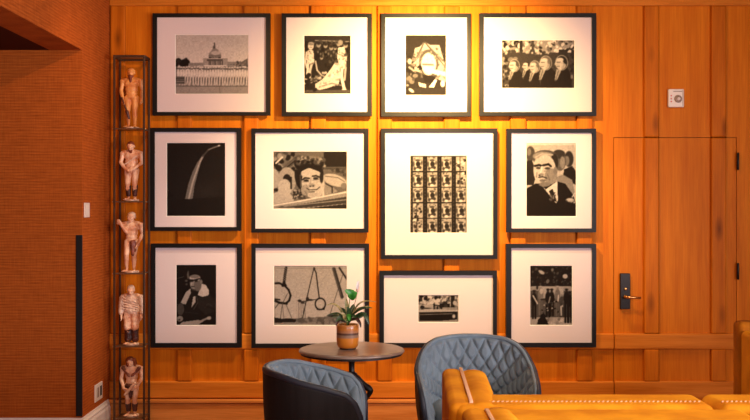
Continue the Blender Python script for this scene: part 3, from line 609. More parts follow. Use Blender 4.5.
def p_portrait():
    p = Pic(284, 420, 50, 74, .74); p.rect(0, 0, 284, 10, .85)
    p.ell(22, 60, 26, 44, .30); p.ell(14, 50, 12, 22, .5); p.poly([(0, 100), (30, 96), (60, 170), (40, 240), (0, 240)], .16)
    p.ell(244, 90, 26, 46, .20); p.ell(232, 100, 14, 28, .48); p.poly([(215, 150), (262, 130), (284, 160), (284, 240), (210, 200)], .10)
    p.ell(192, 100, 36, 58, .38); p.ell(186, 62, 36, 26, .22); p.ell(206, 110, 14, 36, .55); p.poly([(165, 195), (210, 180), (262, 210), (280, 300), (200, 280)], .56)
    p.poly([(0, 260), (50, 232), (96, 230), (180, 220), (222, 232), (270, 300), (284, 350), (284, 420), (0, 420)], .055)
    p.poly([(70, 222), (110, 265), (176, 218), (180, 330), (170, 345)], .86); p.poly([(128, 275), (150, 262), (176, 338), (150, 330)], .12); p.speck(132, 276, 168, 330, 12, 3, 6, (.5, .3))
    p.ell(106, 82, 74, 44, .34); p.ell(96, 74, 60, 26, .58); p.ell(160, 110, 22, 52, .16); p.line([(50, 80), (90, 60), (150, 66)], 7, .72)
    p.ell(106, 152, 62, 86, .76); p.ell(60, 150, 20, 64, .78); p.ell(140, 190, 36, 46, .56); p.ell(166, 158, 12, 24, .5)
    p.line([(48, 130), (72, 124), (86, 130)], 12, .10); p.line([(96, 126), (126, 120), (140, 132)], 12, .10); p.ell(68, 142, 14, 7, .3); p.ell(120, 144, 16, 7, .25); p.line([(88, 134), (80, 176)], 8, .88); p.ell(84, 180, 16, 9, .55); p.ell(74, 186, 5, 4, .2)
    p.line([(70, 196), (92, 192), (116, 200)], 7, .22); p.ell(92, 214, 18, 8, .46); p.line([(120, 180), (134, 210)], 6, .42); p.ell(104, 236, 34, 14, .5); p.line([(60, 166), (56, 196)], 5, .5); p.line([(100, 160), (134, 158)], 4, .5)
    p.line([(262, 310), (278, 286)], 6, .85); p.ell(250, 326, 24, 11, .76); p.speck(228, 330, 276, 342, 9, 4, 7, (.7, .2)); return p.done(), 1
def p_desk_man():
    p = Pic(275, 420, 40, 61, .045); p.line([(8, 94), (50, 82)], 5, .4); p.ell(82, 70, 9, 30, .42); p.ell(68, 110, 10, 8, .4); p.ell(70, 135, 8, 8, .35); p.ell(90, 60, 5, 20, .15)
    p.poly([(20, 280), (60, 200), (96, 160), (180, 190), (240, 200), (275, 240), (275, 380), (40, 390)], .10)
    p.poly([(30, 262), (66, 190), (98, 164), (100, 196), (64, 276), (44, 272)], .72); p.poly([(148, 210), (176, 130), (205, 140), (226, 180), (222, 226), (190, 228)], .84)
    p.poly([(116, 222), (134, 218), (132, 260), (104, 300)], .74); p.line([(140, 220), (150, 260), (120, 310)], 8, .28); p.ell(180, 252, 24, 7, .46)
    p.ell(128, 128, 34, 50, .62); p.ell(148, 140, 26, 44, .46); p.ell(128, 92, 38, 24, .80); p.ell(126, 82, 34, 12, .52); p.line([(92, 104), (122, 106), (160, 96)], 9, .07); p.ell(106, 112, 13, 9, .12); p.ell(136, 110, 12, 9, .14)
    p.line([(108, 122), (102, 138)], 7, .78); p.line([(104, 152), (124, 150)], 5, .15); p.ell(172, 118, 9, 16, .55); p.line([(108, 170), (130, 176)], 9, .3)
    p.poly([(150, 230), (232, 210), (275, 260), (262, 330), (200, 350), (150, 300)], .17); p.line([(200, 285), (262, 310)], 5, .07); p.line([(196, 300), (220, 270), (250, 290)], 4, .28); p.line([(60, 330), (150, 340)], 5, .22); p.ell(28, 310, 26, 42, .32); p.ell(24, 376, 22, 20, .6); p.ell(20, 384, 8, 6, .25)
    p.line([(180, 388), (232, 366)], 14, .62); p.ell(226, 372, 16, 12, .7); p.poly([(40, 400), (150, 384), (190, 392), (150, 420), (20, 420)], .66); p.ell(262, 380, 20, 30, .08); return p.done(), 1
def p_rings():
    p = Pic(518, 420, 74, 60, .72); p.grad(.70, .78); p.line([(0, 16), (518, 16)], 3, .5); p.line([(8, 0), (8, 420)], 3, .6)
    p.line([(88, 10), (78, 60), (72, 110)], 14, .14)
    for k in range(7): p.ell(84-k*2, 18+k*16, 11, 7, .16); p.ell(84-k*2, 18+k*16, 4, 3, .6)
    p.poly([(52, 140), (72, 100), (92, 140), (84, 150), (56, 150)], .12); p.line([(8, 124), (36, 122), (74, 138), (104, 170), (118, 210), (108, 246), (88, 264)], 14, .10); p.line([(8, 248), (40, 262), (90, 268)], 16, .10); p.line([(8, 236), (40, 240)], 10, .12)
    p.line([(96, 196), (60, 268), (44, 380)], 4, .3); p.line([(84, 270), (130, 380)], 4, .34); p.line([(60, 270), (70, 370)], 3, .4); p.line([(8, 300), (30, 270)], 6, .3)
    p.line([(284, 14), (236, 220), (192, 420)], 6, .14); p.line([(284, 14), (300, 50), (322, 226)], 8, .12); p.ell(287, 18, 7, 9, .2)
    p.ring(330, 270, 36, 40, 9, .08); p.poly([(296, 296), (316, 306), (350, 306), (366, 290), (360, 312), (306, 312)], .08); p.ell(238, 236, 12, 16, .2); p.line([(236, 240), (304, 240)], 5, .18); p.ell(256, 242, 22, 7, .18); p.ell(182, 248, 14, 9, .16); p.ell(204, 262, 14, 7, .18)
    for x in (176, 192, 206, 220): p.line([(x, 262), (x+2, 380)], 3, .36)
    p.line([(180, 256), (228, 250)], 7, .22)
    p.line([(424, 20), (484, 222)], 22, .28); p.line([(434, 14), (494, 222)], 5, .12); p.line([(414, 14), (476, 210)], 4, .45); p.line([(466, 14), (518, 92)], 12, .16); p.line([(490, 60), (380, 404)], 4, .3); p.line([(400, 30), (330, 120)], 3, .62)
    p.poly([(0, 376), (160, 372), (300, 364), (400, 358), (518, 372), (518, 420), (0, 420)], .48); p.rect(0, 398, 518, 420, .58); p.poly([(0, 366), (60, 376), (110, 372), (160, 382), (150, 400), (0, 404)], .12); p.ell(326, 392, 18, 14, .12); p.ell(330, 404, 26, 9, .14); p.speck(180, 376, 500, 412, 26, 8, 20, (.4, .55)); p.ell(420, 354, 40, 9, .2); return p.done(), 1
def p_open_car():
    p = Pic(615, 420, 41, 28, .5); p.speck(10, 10, 615, 170, 120, 12, 34, (.10, .2, .5, .82, .85, .72)); p.rect(500, 0, 560, 210, .14); p.rect(330, 130, 480, 200, .10); p.ell(110, 50, 30, 30, .1); p.ell(560, 120, 30, 36, .75)
    p.rect(0, 150, 230, 220, .72); p.ell(60, 190, 34, 30, .10); p.ell(120, 205, 80, 10, .2); p.ell(420, 170, 30, 30, .25); p.rect(370, 190, 600, 225, .62)
    p.line([(240, 165), (244, 225)], 18, .08); p.line([(244, 158), (320, 162), (356, 215)], 16, .08); p.rect(285, 175, 300, 222, .1); p.poly([(0, 226), (350, 222), (615, 232), (615, 268), (300, 262), (0, 268)], .76)
    p.poly([(20, 268), (300, 266), (600, 258), (600, 380), (300, 404), (20, 404)], .05); p.line([(20, 304), (520, 290)], 11, .60); p.line([(20, 272), (600, 262)], 8, .05)
    p.ell(545, 330, 26, 34, .66); p.ell(545, 330, 12, 16, .9); p.poly([(20, 404), (300, 404), (600, 380), (615, 420), (0, 420)], .62); return p.done(), 1
def p_ceremony():
    p = Pic(301, 420, 43, 60, .09); p.speck(0, 5, 301, 145, 90, 4, 10, (.05, .2, .32, .12)); p.ell(82, 46, 22, 12, .72, .5); p.ell(66, 36, 8, 6, .7); p.ell(252, 74, 18, 16, .76); p.ell(160, 28, 9, 12, .5); p.ell(126, 110, 12, 16, .45, .4)
    p.rect(0, 148, 301, 178, .62); p.rect(0, 178, 301, 375, .36); p.line([(10, 148), (290, 148)], 6, .74); p.rect(70, 150, 240, 230, .70); p.rect(0, 365, 301, 420, .70); p.speck(120, 368, 250, 415, 12, 5, 14, (.62, .5, .8))
    for x, y0, y1, v in ((28, 190, 372, .08), (75, 160, 345, .52), (128, 180, 360, .07), (155, 180, 352, .08), (197, 160, 352, .48), (230, 210, 360, .3), (262, 180, 400, .06), (285, 200, 400, .07)):
        p.ell(x, y0+46, 20, 44, v); p.line([(x-9, y0+80), (x-9, y1)], 13, v*.9); p.line([(x+9, y0+80), (x+9, y1)], 13, v*.8); p.ell(x, y0-4, 9, 12, .55 if v > .1 else .2); p.ell(x, y0-13, 12, 6, .1 if v < .1 else .7)
    p.line([(20, 212), (52, 268)], 9, .85); p.line([(144, 220), (134, 262)], 8, .66); p.line([(204, 210), (200, 250)], 8, .85); p.line([(78, 240), (104, 240)], 9, .15); p.ell(80, 180, 12, 20, .75); p.ell(50, 155, 7, 12, .1); p.speck(60, 250, 240, 345, 36, 3, 7, (.06, .8, .4)); p.line([(222, 290), (224, 350)], 9, .82)
    p.poly([(48, 420), (56, 385), (84, 352), (112, 372), (134, 420)], .04); p.ell(92, 360, 20, 18, .04); return p.done(), 1

def print_mat():
    m = bpy.data.materials.new('silver_gelatin_print'); m.use_nodes = True; nt = m.node_tree; b = nt.nodes['Principled BSDF']
    a = nt.nodes.new('ShaderNodeAttribute'); a.attribute_name = 'tone'; nt.links.new(a.outputs['Color'], b.inputs['Base Color']); b.inputs['Roughness'].default_value = .7; b.inputs['Specular IOR Level'].default_value = .04; return m
M['print'] = print_mat()
def print_mesh(a, wd, ht):
    h_, w_ = a.shape; xs = np.linspace(-wd/2, wd/2, w_); zs = np.linspace(ht/2, -ht/2, h_)
    gx, gz = np.meshgrid(xs, zs); co = np.stack([gx, np.zeros_like(gx), gz], -1).reshape(-1, 3)
    i = np.arange(h_*w_).reshape(h_, w_); f = np.stack([i[1:, :-1], i[1:, 1:], i[:-1, 1:], i[:-1, :-1]], -1).reshape(-1, 4)
    me = bpy.data.meshes.new('print'); me.from_pydata(co.tolist(), [], f.tolist())
    v = a.reshape(-1); lin = np.clip(v, 0, 1)**2.5
    ink, paper = np.array([.010, .007, .006]), np.array([.64, .55, .50])
    col = ink+(paper-ink)*lin[:, None]*np.array([1, 1, 1]); rgba = np.concatenate([col, np.ones((len(v), 1))], 1).astype(np.float32)
    at = me.color_attributes.new('tone', 'FLOAT_COLOR', 'POINT'); at.data.foreach_set('color', rgba.reshape(-1)); return me
# outer px, inner px (mat opening of the moulding), print px
frames = [
 ((152.4, 13.2, 270.2, 115.3), (157, 17.3, 266, 112), (175.6, 35, 248, 93.7), p_dome, 'wide black framed photo of a domed building behind a row of white uniforms'),
 ((281.6, 13.3, 372, 116), (286.2, 17.3, 368, 112), (304.2, 35.7, 350.4, 93.6), p_crowd, 'narrow framed photo of a crowd around pale reclining dancers, top row second from left'),
 ((381.2, 13.3, 470.8, 116.4), (385.3, 17.4, 467, 112), (405.6, 35.2, 446, 95), p_arch_window, 'framed photo of a draped round window with a long table, brightly lit in top row'),
 ((479.4, 13, 596.4, 115.8), (483.6, 17.3, 592, 112), (502, 40.3, 574.4, 88), p_row_of_men, 'wide framed photo of five men in dark suits in profile, top row far right'),
 ((150, 127.8, 240.8, 231), (154.7, 132, 236.6, 227), (167, 143, 225, 216), p_night_arch, 'framed dark photo of a curved white arch at night, middle row far left'),
 ((251.2, 128.4, 368.7, 232.6), (255.3, 132.7, 364.4, 228.6), (273.3, 151.7, 346.7, 208.9), p_face_car, 'wide framed close photo of a smiling dark haired man leaning on a car edge'),
 ((381, 128.3, 497.5, 259), (385.2, 132.3, 493.2, 255), (410.2, 155.9, 466.7, 232.8), p_contact, 'largest framed print, a grid of twenty small contact sheet pictures'),
 ((506.5, 128.6, 596.3, 232.3), (511.2, 132.8, 592, 228.4), (526.6, 143.4, 576, 216.3), p_portrait, 'framed portrait photo of a stern man in dark suit and tie, middle row far right'),
 ((150.7, 243.6, 241.4, 347.7), (155.3, 247.8, 237, 343), (176.4, 265, 216, 325), p_desk_man, 'framed photo of a seated man in glasses with white collar, bottom row far left'),
 ((251.3, 243.6, 369.2, 348), (255.6, 248, 364.8, 343.6), (274, 266, 346.7, 325), p_rings, 'wide framed photo of hanging rings and ropes by the sea, behind the potted plant'),
 ((379.4, 270.8, 497, 347.8), (384, 275.3, 493, 343), (418.4, 295.3, 458.4, 322), p_open_car, 'low wide frame with one very small photo of an open car, below the contact sheet'),
 ((506.2, 243.9, 596.3, 347.3), (511.2, 248, 592, 342.8), (530.3, 265.9, 572, 325), p_ceremony, 'framed photo of standing people at a ceremony before a dark crowd, bottom row far right')]
FY = WY-.036
for (o4, i4, q4, fn, label) in frames:
    cx, cz = (X(o4[0], FY)+X(o4[2], FY))/2, (Z(o4[1], FY)+Z(o4[3], FY))/2
    def rc(v, Y): return X(v[0], Y)-cx, X(v[2], Y)-cx, Z(v[3], Y)-cz, Z(v[1], Y)-cz
    t = thing('picture_frame', label, 'framed picture', (cx, WY, cz), 0, 'framed photographs on the panelled wall')
    ox0, ox1, oz0, oz1 = rc(o4, FY); ix0, ix1, iz0, iz1 = rc(i4, FY+.006)
    bm = B(); rings = []
    prof = [(0, 0), (0, -.034), (.003, -.036), (.997, -.036), (1, -.034), (1, -.004)]
    for f, y in prof:
        rings.append([bm.verts.new((ox0+(ix0-ox0)*f if sx < 0 else ox1+(ix1-ox1)*f, y, oz0+(iz0-oz0)*f if sz < 0 else oz1+(iz1-oz1)*f)) for sx, sz in ((-1, -1), (1, -1), (1, 1), (-1, 1))])
    for a, b in zip(rings, rings[1:]+rings[:1]):
        for k in range(4): bm.faces.new((a[k], a[(k+1) % 4], b[(k+1) % 4], b[k]))
    obj('frame', bm, M['black_frame'], t)
    px0, px1, pz0, pz1 = rc(q4, WY-.020); g_ = .0025
    bm = B()
    def rr(y, x0, x1, z0, z1): return [bm.verts.new(v) for v in ((x0, y, z0), (x1, y, z0), (x1, y, z1), (x0, y, z1))]
    a = rr(-.022, ix0, ix1, iz0, iz1); b = rr(-.022, px0-g_, px1+g_, pz0-g_, pz1+g_); c = rr(-.0195, px0, px1, pz0, pz1)
    for u, v in ((a, b), (b, c)):
        for k in range(4): bm.faces.new((u[k], u[(k+1) % 4], v[(k+1) % 4], v[k]))
    me = obj('mat_board', bm, M['mat_board'], t); me.data.materials.append(M['mat_core'])
    for p in list(me.data.polygons)[4:]: p.material_index = 1
    obj('backing', bx(ix0, ix1, -.012, -.002, iz0, iz1), M['dark'], t)
    a, _ = fn(); obj('print', print_mesh(a, px1-px0, pz1-pz0), M['print'], t, loc=((px0+px1)/2, -.0185, (pz0+pz1)/2))
    obj('glass', bx(ix0, ix1, -.030, -.028, iz0, iz1), M['glass'], t)

# ------------------------------------------------------------ quilted tub chairs
HEIGHTS = {'round': [(0, .787), (.05, .772), (.10, .745), (.15, .708), (.20, .668), (.30, .620), (.42, .585), (.475, .560), (.505, .530)], 'long': [(0, .738), (.08, .734), (.14, .724), (.20, .709), (.32, .684), (.43, .653), (.475, .615), (.505, .560)]}
HK = ['round']
def chair_h(f):
    K = HEIGHTS[HK[0]]+[(.52, .470), (.525, .40)]
    for (a, ha), (b, hb) in zip(K, K[1:]):
        if f <= b: return ha+(hb-ha)*(f-a)/(b-a)
    return K[-1][1]
RXC, RYC, ARM = .338, .30, .525
def plan_path(n):
    pts = []
    for i in range(400):
        th = -PI/2+PI*i/399; s_, c_ = math.sin(th), math.cos(th); e = 2/2.15
        pts.append(Vector((RXC*math.copysign(abs(s_)**e, s_), RYC-RYC*abs(c_)**e)))
    fr = [Vector((-RXC+.010*(j/30)**2, RYC+(ARM-RYC)*j/30)) for j in range(30, 0, -1)]; bk = [Vector((-v.x, v.y)) for v in fr[::-1]]
    pts = fr+pts+bk; L = [0]
    for a, b in zip(pts, pts[1:]): L.append(L[-1]+(b-a).length)
    out = []; k = 0
    for i in range(n+1):
        s_ = L[-1]*i/n
        while k < len(L)-2 and L[k+1] < s_: k += 1
        t_ = (s_-L[k])/max(1e-9, L[k+1]-L[k]); out.append((pts[k].lerp(pts[k+1], t_), s_-L[-1]/2))
    return out
def shell_grid(n, m, offs, zb, quilt=False, taper=.84):
    pp = plan_path(n); V = []; hs = []
    for i, (p, s_) in enumerate(pp):
        a, b = pp[max(0, i-1)][0], pp[min(n, i+1)][0]; tg = (b-a).normalized(); nr = Vector((-tg.y, tg.x))   # nr points into the chair
        h = chair_h(p.y); row = []
        for j in range(m+1):
            v = j/m; z = h+(zb-h)*v; k = (z-.30)/(.785-.30); sc_ = taper+(1-taper)*max(0, min(1, k))**.8
            th = offs(v); q = Vector((p.x*sc_, .28+(p.y-.28)*sc_))+nr*th
            if quilt:
                d = (.785-z); e = h-z; a_ = s_/.042; gg = 9.5*e+38*e*e
                puff = abs(math.sin(PI*(a_+gg)/1.0*.5))*abs(math.sin(PI*(a_-gg)*.5)); puff = min(1, puff*1.6)**.6
                fade = min(1, e/.018)*min(1, max(0, ARM-.02-p.y)/.04)
                q += nr*(.019*puff*fade)
            row.append((q.x, q.y, z))
        V.append(row)
    return V
def grid_bm(V):
    bm = B(); vv = [[bm.verts.new(p) for p in row] for row in V]
    for a, b in zip(vv, vv[1:]):
        for j in range(len(a)-1): bm.faces.new((a[j], a[j+1], b[j+1], b[j]))
    return bm, vv
def make_chair(label, loc, rotz, shape='round'):
    HK[0] = shape
    t = thing('tub_chair', label, 'chair', loc, rotz, 'quilted tub chairs by the round table')
    out = shell_grid(120, 24, lambda v: 0.0-.012*math.sin(PI*v), .26); inn = shell_grid(120, 24, lambda v: .022+.02*v, .26)
    bm = B(); A = [[bm.verts.new(p) for p in r] for r in out]; I = [[bm.verts.new(p) for p in r] for r in inn]
    for G, fl in ((A, 0), (I, 1)):
        for a, b in zip(G, G[1:]):
            for j in range(len(a)-1):
                f = (a[j], a[j+1], b[j+1], b[j]); bm.faces.new(f if not fl else f[::-1])
    for a, b, c, d in zip(A, A[1:], I, I[1:]):
        bm.faces.new((a[0], b[0], d[0], c[0])); bm.faces.new((a[-1], b[-1], d[-1], c[-1]))
    for r, q in ((A[0], I[0]), (A[-1], I[-1])):
        for j in range(len(r)-1): bm.faces.new((r[j], r[j+1], q[j+1], q[j]))
    obj('shell', bm, M['outer'], t, smooth=True)
    bm, vv = grid_bm(shell_grid(330, 120, lambda v: .026+.034*min(1, v*1.6), .36, True)); obj('quilted_lining', bm, M['quilt'], t, smooth=True)
    rim = [(*( (p[0].x, p[0].y)), chair_h(p[0].y)) for p in plan_path(150)]
    rim2 = []
    pp = plan_path(150)
    for i, (p, s_) in enumerate(pp):
        a, b = pp[max(0, i-1)][0], pp[min(150, i+1)][0]; tg = (b-a).normalized(); nr = Vector((-tg.y, tg.x)); h = chair_h(p.y); k = (h-.30)/.485; sc_ = .84+.16*max(0, min(1, k))**.8
        rim2.append((p.x*sc_+nr.x*.012, .28+(p.y-.28)*sc_+nr.y*.012, h))
    bm = B(); tube(bm, rim2, .0155, 10); obj('rim', bm, M['quilt_pipe'], t, smooth=True)
    bm = B(); tube(bm, [(x, y, z+.004) for x, y, z in [(a*.965, .28+(b-.28)*.965, c) for a, b, c in rim2]], .012, 8); obj('piping', bm, M['quilt'], t, smooth=True)
    # seat cushion: rounded D shape
    bm = B(); n = 48; prof = [(.90, .36), (.985, .375), (1.0, .41), (.99, .445), (.95, .462), (.8, .472), (.5, .478), (.2, .480)]
    rings = []
    for sc_, z in prof:
        ring = []
        for k in range(n):
            a = 2*PI*k/n; cc, ss = math.cos(a), math.sin(a); e = .72
            ring.append(bm.verts.new((.232*sc_*math.copysign(abs(cc)**e, cc), .30+.232*sc_*math.copysign(abs(ss)**e, ss), z)))
        rings.append(ring)
    for a, b in zip(rings, rings[1:]):
        for k in range(n): bm.faces.new((a[k], a[(k+1) % n], b[(k+1) % n], b[k]))
    bm.faces.new(rings[0][::-1]); bm.faces.new(rings[-1]); obj('seat_cushion', bm, M['quilt'], t, smooth=True)
    bm = B(); box(bm, -.21, .21, .09, .50, .27, .36); obj('seat_frame', bm, M['outer'], t, bevel=.02, seg=3)
    for sx in (-1, 1):
        for y0, y1 in ((.12, .06), (.46, .52)):
            bm = B(); tube(bm, [(sx*.19, y0, .30), (sx*.235, y1, 0)], [.019, .011], 12); obj('leg', bm, M['legwood'], t, smooth=True)
    return t
# the chair's local +y is its front
c1 = make_chair('slate blue quilted tub chair facing the camera behind the ochre sofa', (X(476.5, 5.1), 5.41, 0), PI)
c2 = make_chair('dark backed quilted tub chair seen side on, left in front of the round table', (-.522, 4.64, 0), -PI/2-.03, 'long'); c2.scale = (.84, .97, 1)

# ------------------------------------------------------------ round table
TX, TY = X(351.7, 5.24), 5.24
TZ = -.012; t = thing('pedestal_table', 'small round table with brown top and black iron pedestal below the photos', 'table', (TX, TY, 0)); t.scale = (1.015, 1.015, .99)
bm = B(); lathe(bm, [(.255, .728), (.268, .729), (.279, .733), (.281, .736), (.277, .745), (.268, .749), (.255, .750)], 96); o = obj('table_top', bm, M['table_top'], t, smooth=False)
for p in o.data.polygons: p.use_smooth = abs(p.normal.z) < .98
bm = B(); lathe(bm, [(.262, .719), (.272, .721), (.272, .729), (.25, .729)], 96); obj('metal_edge', bm, M['iron'], t)
bm = B(); lathe(bm, [(.10, .719), (.10, .712), (.03, .700), (.016, .67), (.0155, .625), (.018, .62), (.030, .612), (.032, .600), (.024, .590), (.020, .56), (.022, .30), (.030, .27), (.022, .24)], 32); obj('column', bm, M['iron'], t, smooth=True)
for a in (-.12, 2*PI/3-.12, 4*PI/3-.12):
    pts = [(.018, .605), (.034, .59), (.052, .565), (.074, .545), (.090, .533), (.104, .521), (.094, .500), (.070, .470), (.050, .40), (.048, .30), (.060, .19), (.105, .10), (.165, .05), (.215, .022), (.235, .016)]
    bm = B(); tube(bm, [(r*math.cos(a), r*math.sin(a), z) for r, z in pts], [.012, .014, .016, .018, .022, .020, .014, .012, .011, .012, .013, .014, .015, .015, .012], 10)
    o = obj('leg', bm, M['iron'], t, smooth=True, subsurf=1)
# ------------------------------------------------------------ potted plant
PX, PYY, PZ = X(347.6, 5.22), 5.22, .7425
t = thing('potted_plant', 'small leafy plant with one white bloom in an orange glazed pot on the round table', 'plant', (PX, PYY, PZ))
def pot_mat():
    m = bpy.data.materials.new('glazed_pot'); m.use_nodes = True; nt = m.node_tree; b = nt.nodes['Principled BSDF']; L = nt.links; N = nt.nodes.new
    tc = N('ShaderNodeTexCoord'); sp = N('ShaderNodeSeparateXYZ'); L.new(tc.outputs['Object'], sp.inputs[0])
    mr = N('ShaderNodeMapRange'); mr.inputs[1].default_value = 0; mr.inputs[2].default_value = .133; L.new(sp.outputs[2], mr.inputs[0])
    rp = N('ShaderNodeValToRGB'); L.new(mr.outputs[0], rp.inputs[0]); cr = rp.color_ramp; cr.interpolation = 'LINEAR'
    st = [(0, srgb(186, 104, 26)), (.40, srgb(204, 124, 36)), (.46, srgb(200, 122, 42)), (.48, srgb(150, 116, 90)), (.58, srgb(140, 112, 92)), (.60, srgb(88, 58, 44)), (.66, srgb(92, 62, 46)), (.68, srgb(168, 118, 84)), (.76, srgb(176, 112, 64)), (.80, srgb(190, 118, 46)), (.92, srgb(176, 106, 42)), (1, srgb(190, 126, 66))]
    cr.elements[0].position, cr.elements[0].color = st[0]; cr.elements[1].position, cr.elements[1].color = st[-1]
    for p_, c_ in st[1:-1]: e = cr.elements.new(p_); e.color = c_
    L.new(rp.outputs[0], b.inputs['Base Color']); b.inputs['Roughness'].default_value = .3; b.inputs['Coat Weight'].default_value = .3; return m
bm = B(); lathe(bm, [(.040, .005), (.050, .008), (.0575, .022), (.060, .05), (.0605, .11), (.0605, .130), (.0585, .133), (.0565, .130), (.0560, .112)], 48, caps=True); o = obj('pot', bm, pot_mat(), t, smooth=True)
bm = B(); lathe(bm, [(.038, 0), (.044, .001), (.046, .008), (.04, .012)], 40); sa = obj('saucer', bm, M['legwood'], t, smooth=True); sa['label'] = 'dark foot ring under pot'
bm = B(); lathe(bm, [(.0555, .110), (.0555, .114), (.03, .120), (.01, .122)], 24); obj('soil', bm, M['soil'], t, smooth=True)
def leafmat(n, a, b_): return mat(n, srgb(*a), .42, col2=srgb(*b_), vscale=(50, 50, 50))
LM = {'g': leafmat('leaf_bright_green', (70, 150, 50), (40, 120, 34)), 'd': leafmat('leaf_dark_green', (58, 84, 44), (30, 50, 26)), 'p': leafmat('leaf_pale', (186, 160, 108), (120, 122, 70)), 'r': leafmat('leaf_maroon', (74, 34, 30), (40, 26, 20))}
def leaf(bm, pts, w_, up=(0, -.5, 1), cup=.25, n=12, m=4):
    """a leaf blade along a curve: pts control points, w_ full width"""
    pts = [Vector(p) for p in pts]; up = Vector(up).normalized()
    def cv(t_):
        k = t_*(len(pts)-1); i = min(int(k), len(pts)-2); f = k-i; p0 = pts[max(0, i-1)]; p1, p2 = pts[i], pts[i+1]; p3 = pts[min(len(pts)-1, i+2)]
        return .5*((2*p1)+(p2-p0)*f+(2*p0-5*p1+4*p2-p3)*f*f+(3*p1-p0-3*p2+p3)*f**3)
    rows = []
    for i in range(n+1):
        t_ = i/n; c = cv(t_); d = (cv(min(1, t_+.02))-cv(max(0, t_-.02))).normalized(); s_ = d.cross(up).normalized(); nn = s_.cross(d)
        wd = w_*.5*(math.sin(PI*min(1, t_*1.0)**.8)**.75*(1-.15*t_)+.04)
        rows.append([bm.verts.new(c+s_*wd*(2*j/m-1)+nn*abs(2*j/m-1)*wd*cup) for j in range(m+1)])
    for a, b in zip(rows, rows[1:]):
        for j in range(m): bm.faces.new((a[j], a[j+1], b[j+1], b[j]))
def q(px, py, dy=0.0): return ((px-347.6)/F*5.17, dy, Z(py, 5.17+dy)-PZ)
base = (0, 0, .12)
leaves = [('g', [q(350, 300, -.02), q(352, 295, -.035), q(345, 291, -.05)], .050, (0, -1, .3)), ('g', [q(350, 298, -.02), q(354, 295, -.03), q(357, 293, -.02)], .03, (0, -1, .3)),
 ('p', [q(345, 322), q(340, 310, -.01), q(333, 305, -.02), q(326, 306.5, -.02)], .020, (0, -.6, 1)), ('d', [q(345, 321), q(338, 315, -.03), q(327, 316.5, -.05)], .022, (0, -.8, 1)),
 ('p', [q(352, 316), q(358, 306, -.01), q(366, 302, 0), (q(377.5, 303, .01))], .014, (0, -.6, 1)), ('d', [q(351, 318), q(358, 312, -.02), q(365, 309, -.03), q(373, 309, -.03)], .024, (0, -.7, 1)),
 ('p', [q(352, 314, .03), q(360, 309, .03), q(370, 307, .03)], .016, (0, -.6, 1)), ('d', [q(352, 320), q(362, 315, -.03), q(367, 319, -.04), q(369.5, 326, -.04)], .024, (0, -1, .4)),
 ('r', [q(350, 321), q(356, 320, -.03), q(360, 324, -.05), q(361, 329, -.05)], .020, (0, -1, .4)), ('p', [q(348, 318, -.01), q(347, 306, -.02), q(346, 299, -.02)], .022, (0, -1, .2)),
 ('d', [q(347, 322, -.03), q(341, 319, -.05), q(336, 323, -.06)], .026, (0, -1, .5)), ('d', [q(349, 323, -.03), q(352, 317, -.05), q(357, 319, -.07)], .030, (0, -1, .5)), ('g', [q(347, 322, -.04), q(349, 317, -.06), q(350, 322, -.075)], .026, (0, -1, .5)),
 ('d', [q(348, 321, .02), q(343, 312, .04), q(338, 309, .06)], .028, (0, -1, .7)), ('d', [q(348, 321, .02), q(352, 310, .04), q(354, 305, .06)], .028, (0, -1, .5)), ('p', [q(346, 322, -.04), q(344, 316, -.06), q(341, 314, -.07)], .020, (0, -1, .5)),
 ('d', [q(349, 322, -.02), q(349, 312, -.04), q(347, 308, -.05)], .026, (0, -1, .4)), ('r', [q(346, 323, -.03), q(340, 321, -.05), q(336, 327, -.06)], .018, (0, -1, .5)), ('d', [q(350, 322, .03), q(360, 318, .05), q(367, 314, .07)], .024, (0, -.8, .8)), ('d', [q(346, 322, .03), q(338, 318, .06), q(331, 318, .08)], .024, (0, -.8, .8))]
for k, pts, wd, up in leaves:
    bm = B(); leaf(bm, [base if i == 0 and False else p for i, p in enumerate(pts)], wd, up); 
    p0 = Vector(pts[0]); tube(bm, [base, (Vector(base)+p0)/2+Vector((0, 0, .004)), p0, p0.lerp(Vector(pts[1]), .3)], [.0018, .0018, .0016, .0010], 6)
    obj('leaf', bm, LM[k], t, smooth=True)
bm = B(); tube(bm, [base, q(350, 315), q(355, 304), q(357.4, 294)], [.002, .002, .0018, .0016], 8); st = obj('flower_stem', bm, mat('stem_olive', srgb(120, 104, 70), .5), t, smooth=True)
bm = B(); ellipsoid(bm, q(357.8, 289), (.0095, .0085, .024)); obj('flower', bm, mat('bloom_blush', srgb(236, 196, 176), .5), st, smooth=True)
bm = B(); leaf(bm, [q(357, 290, -.008), q(358, 285, -.012), q(358.6, 281.5, -.006)], .016, (0, -1, .1)); obj('petal', bm, mat('bloom_white', srgb(250, 240, 232), .5), st, smooth=True)

# ------------------------------------------------------------ velvet seating
ST = .80
def rbox(name, x0, x1, y0, y1, z0, z1, m, t, bev, puff=0):
    o = obj(name, bx(x0, x1, y0, y1, z0, z1), m, t, smooth=True, bevel=bev, seg=6); return o
def bead_row(bm, p0, p1, step=.0165, r=.0031):
    p0, p1 = Vector(p0), Vector(p1); n = int((p1-p0).length/step); d = (p1-p0).normalized(); sd = Vector((-d.y, d.x, 0))
    for i in range(n+1):
        c = p0+d*(i*step); tube(bm, [c-d*.005-sd*.006, c+d*.005+sd*.006], r, 6)
def cord(bm, x, y0, y1, z):
    for dx, r in ((-.0038, .0032), (0, .0036), (.0038, .0032)): tube(bm, [(x+dx, y0, z-.012), (x+dx, y0+.012*(1 if y1 > y0 else -1), z), (x+dx, y1-.012*(1 if y1 > y0 else -1), z), (x+dx, y1, z-.012)], r, 8)
def shear(o, k):
    for v in o.data.vertices: v.co.x += k*(v.co.y+.4)
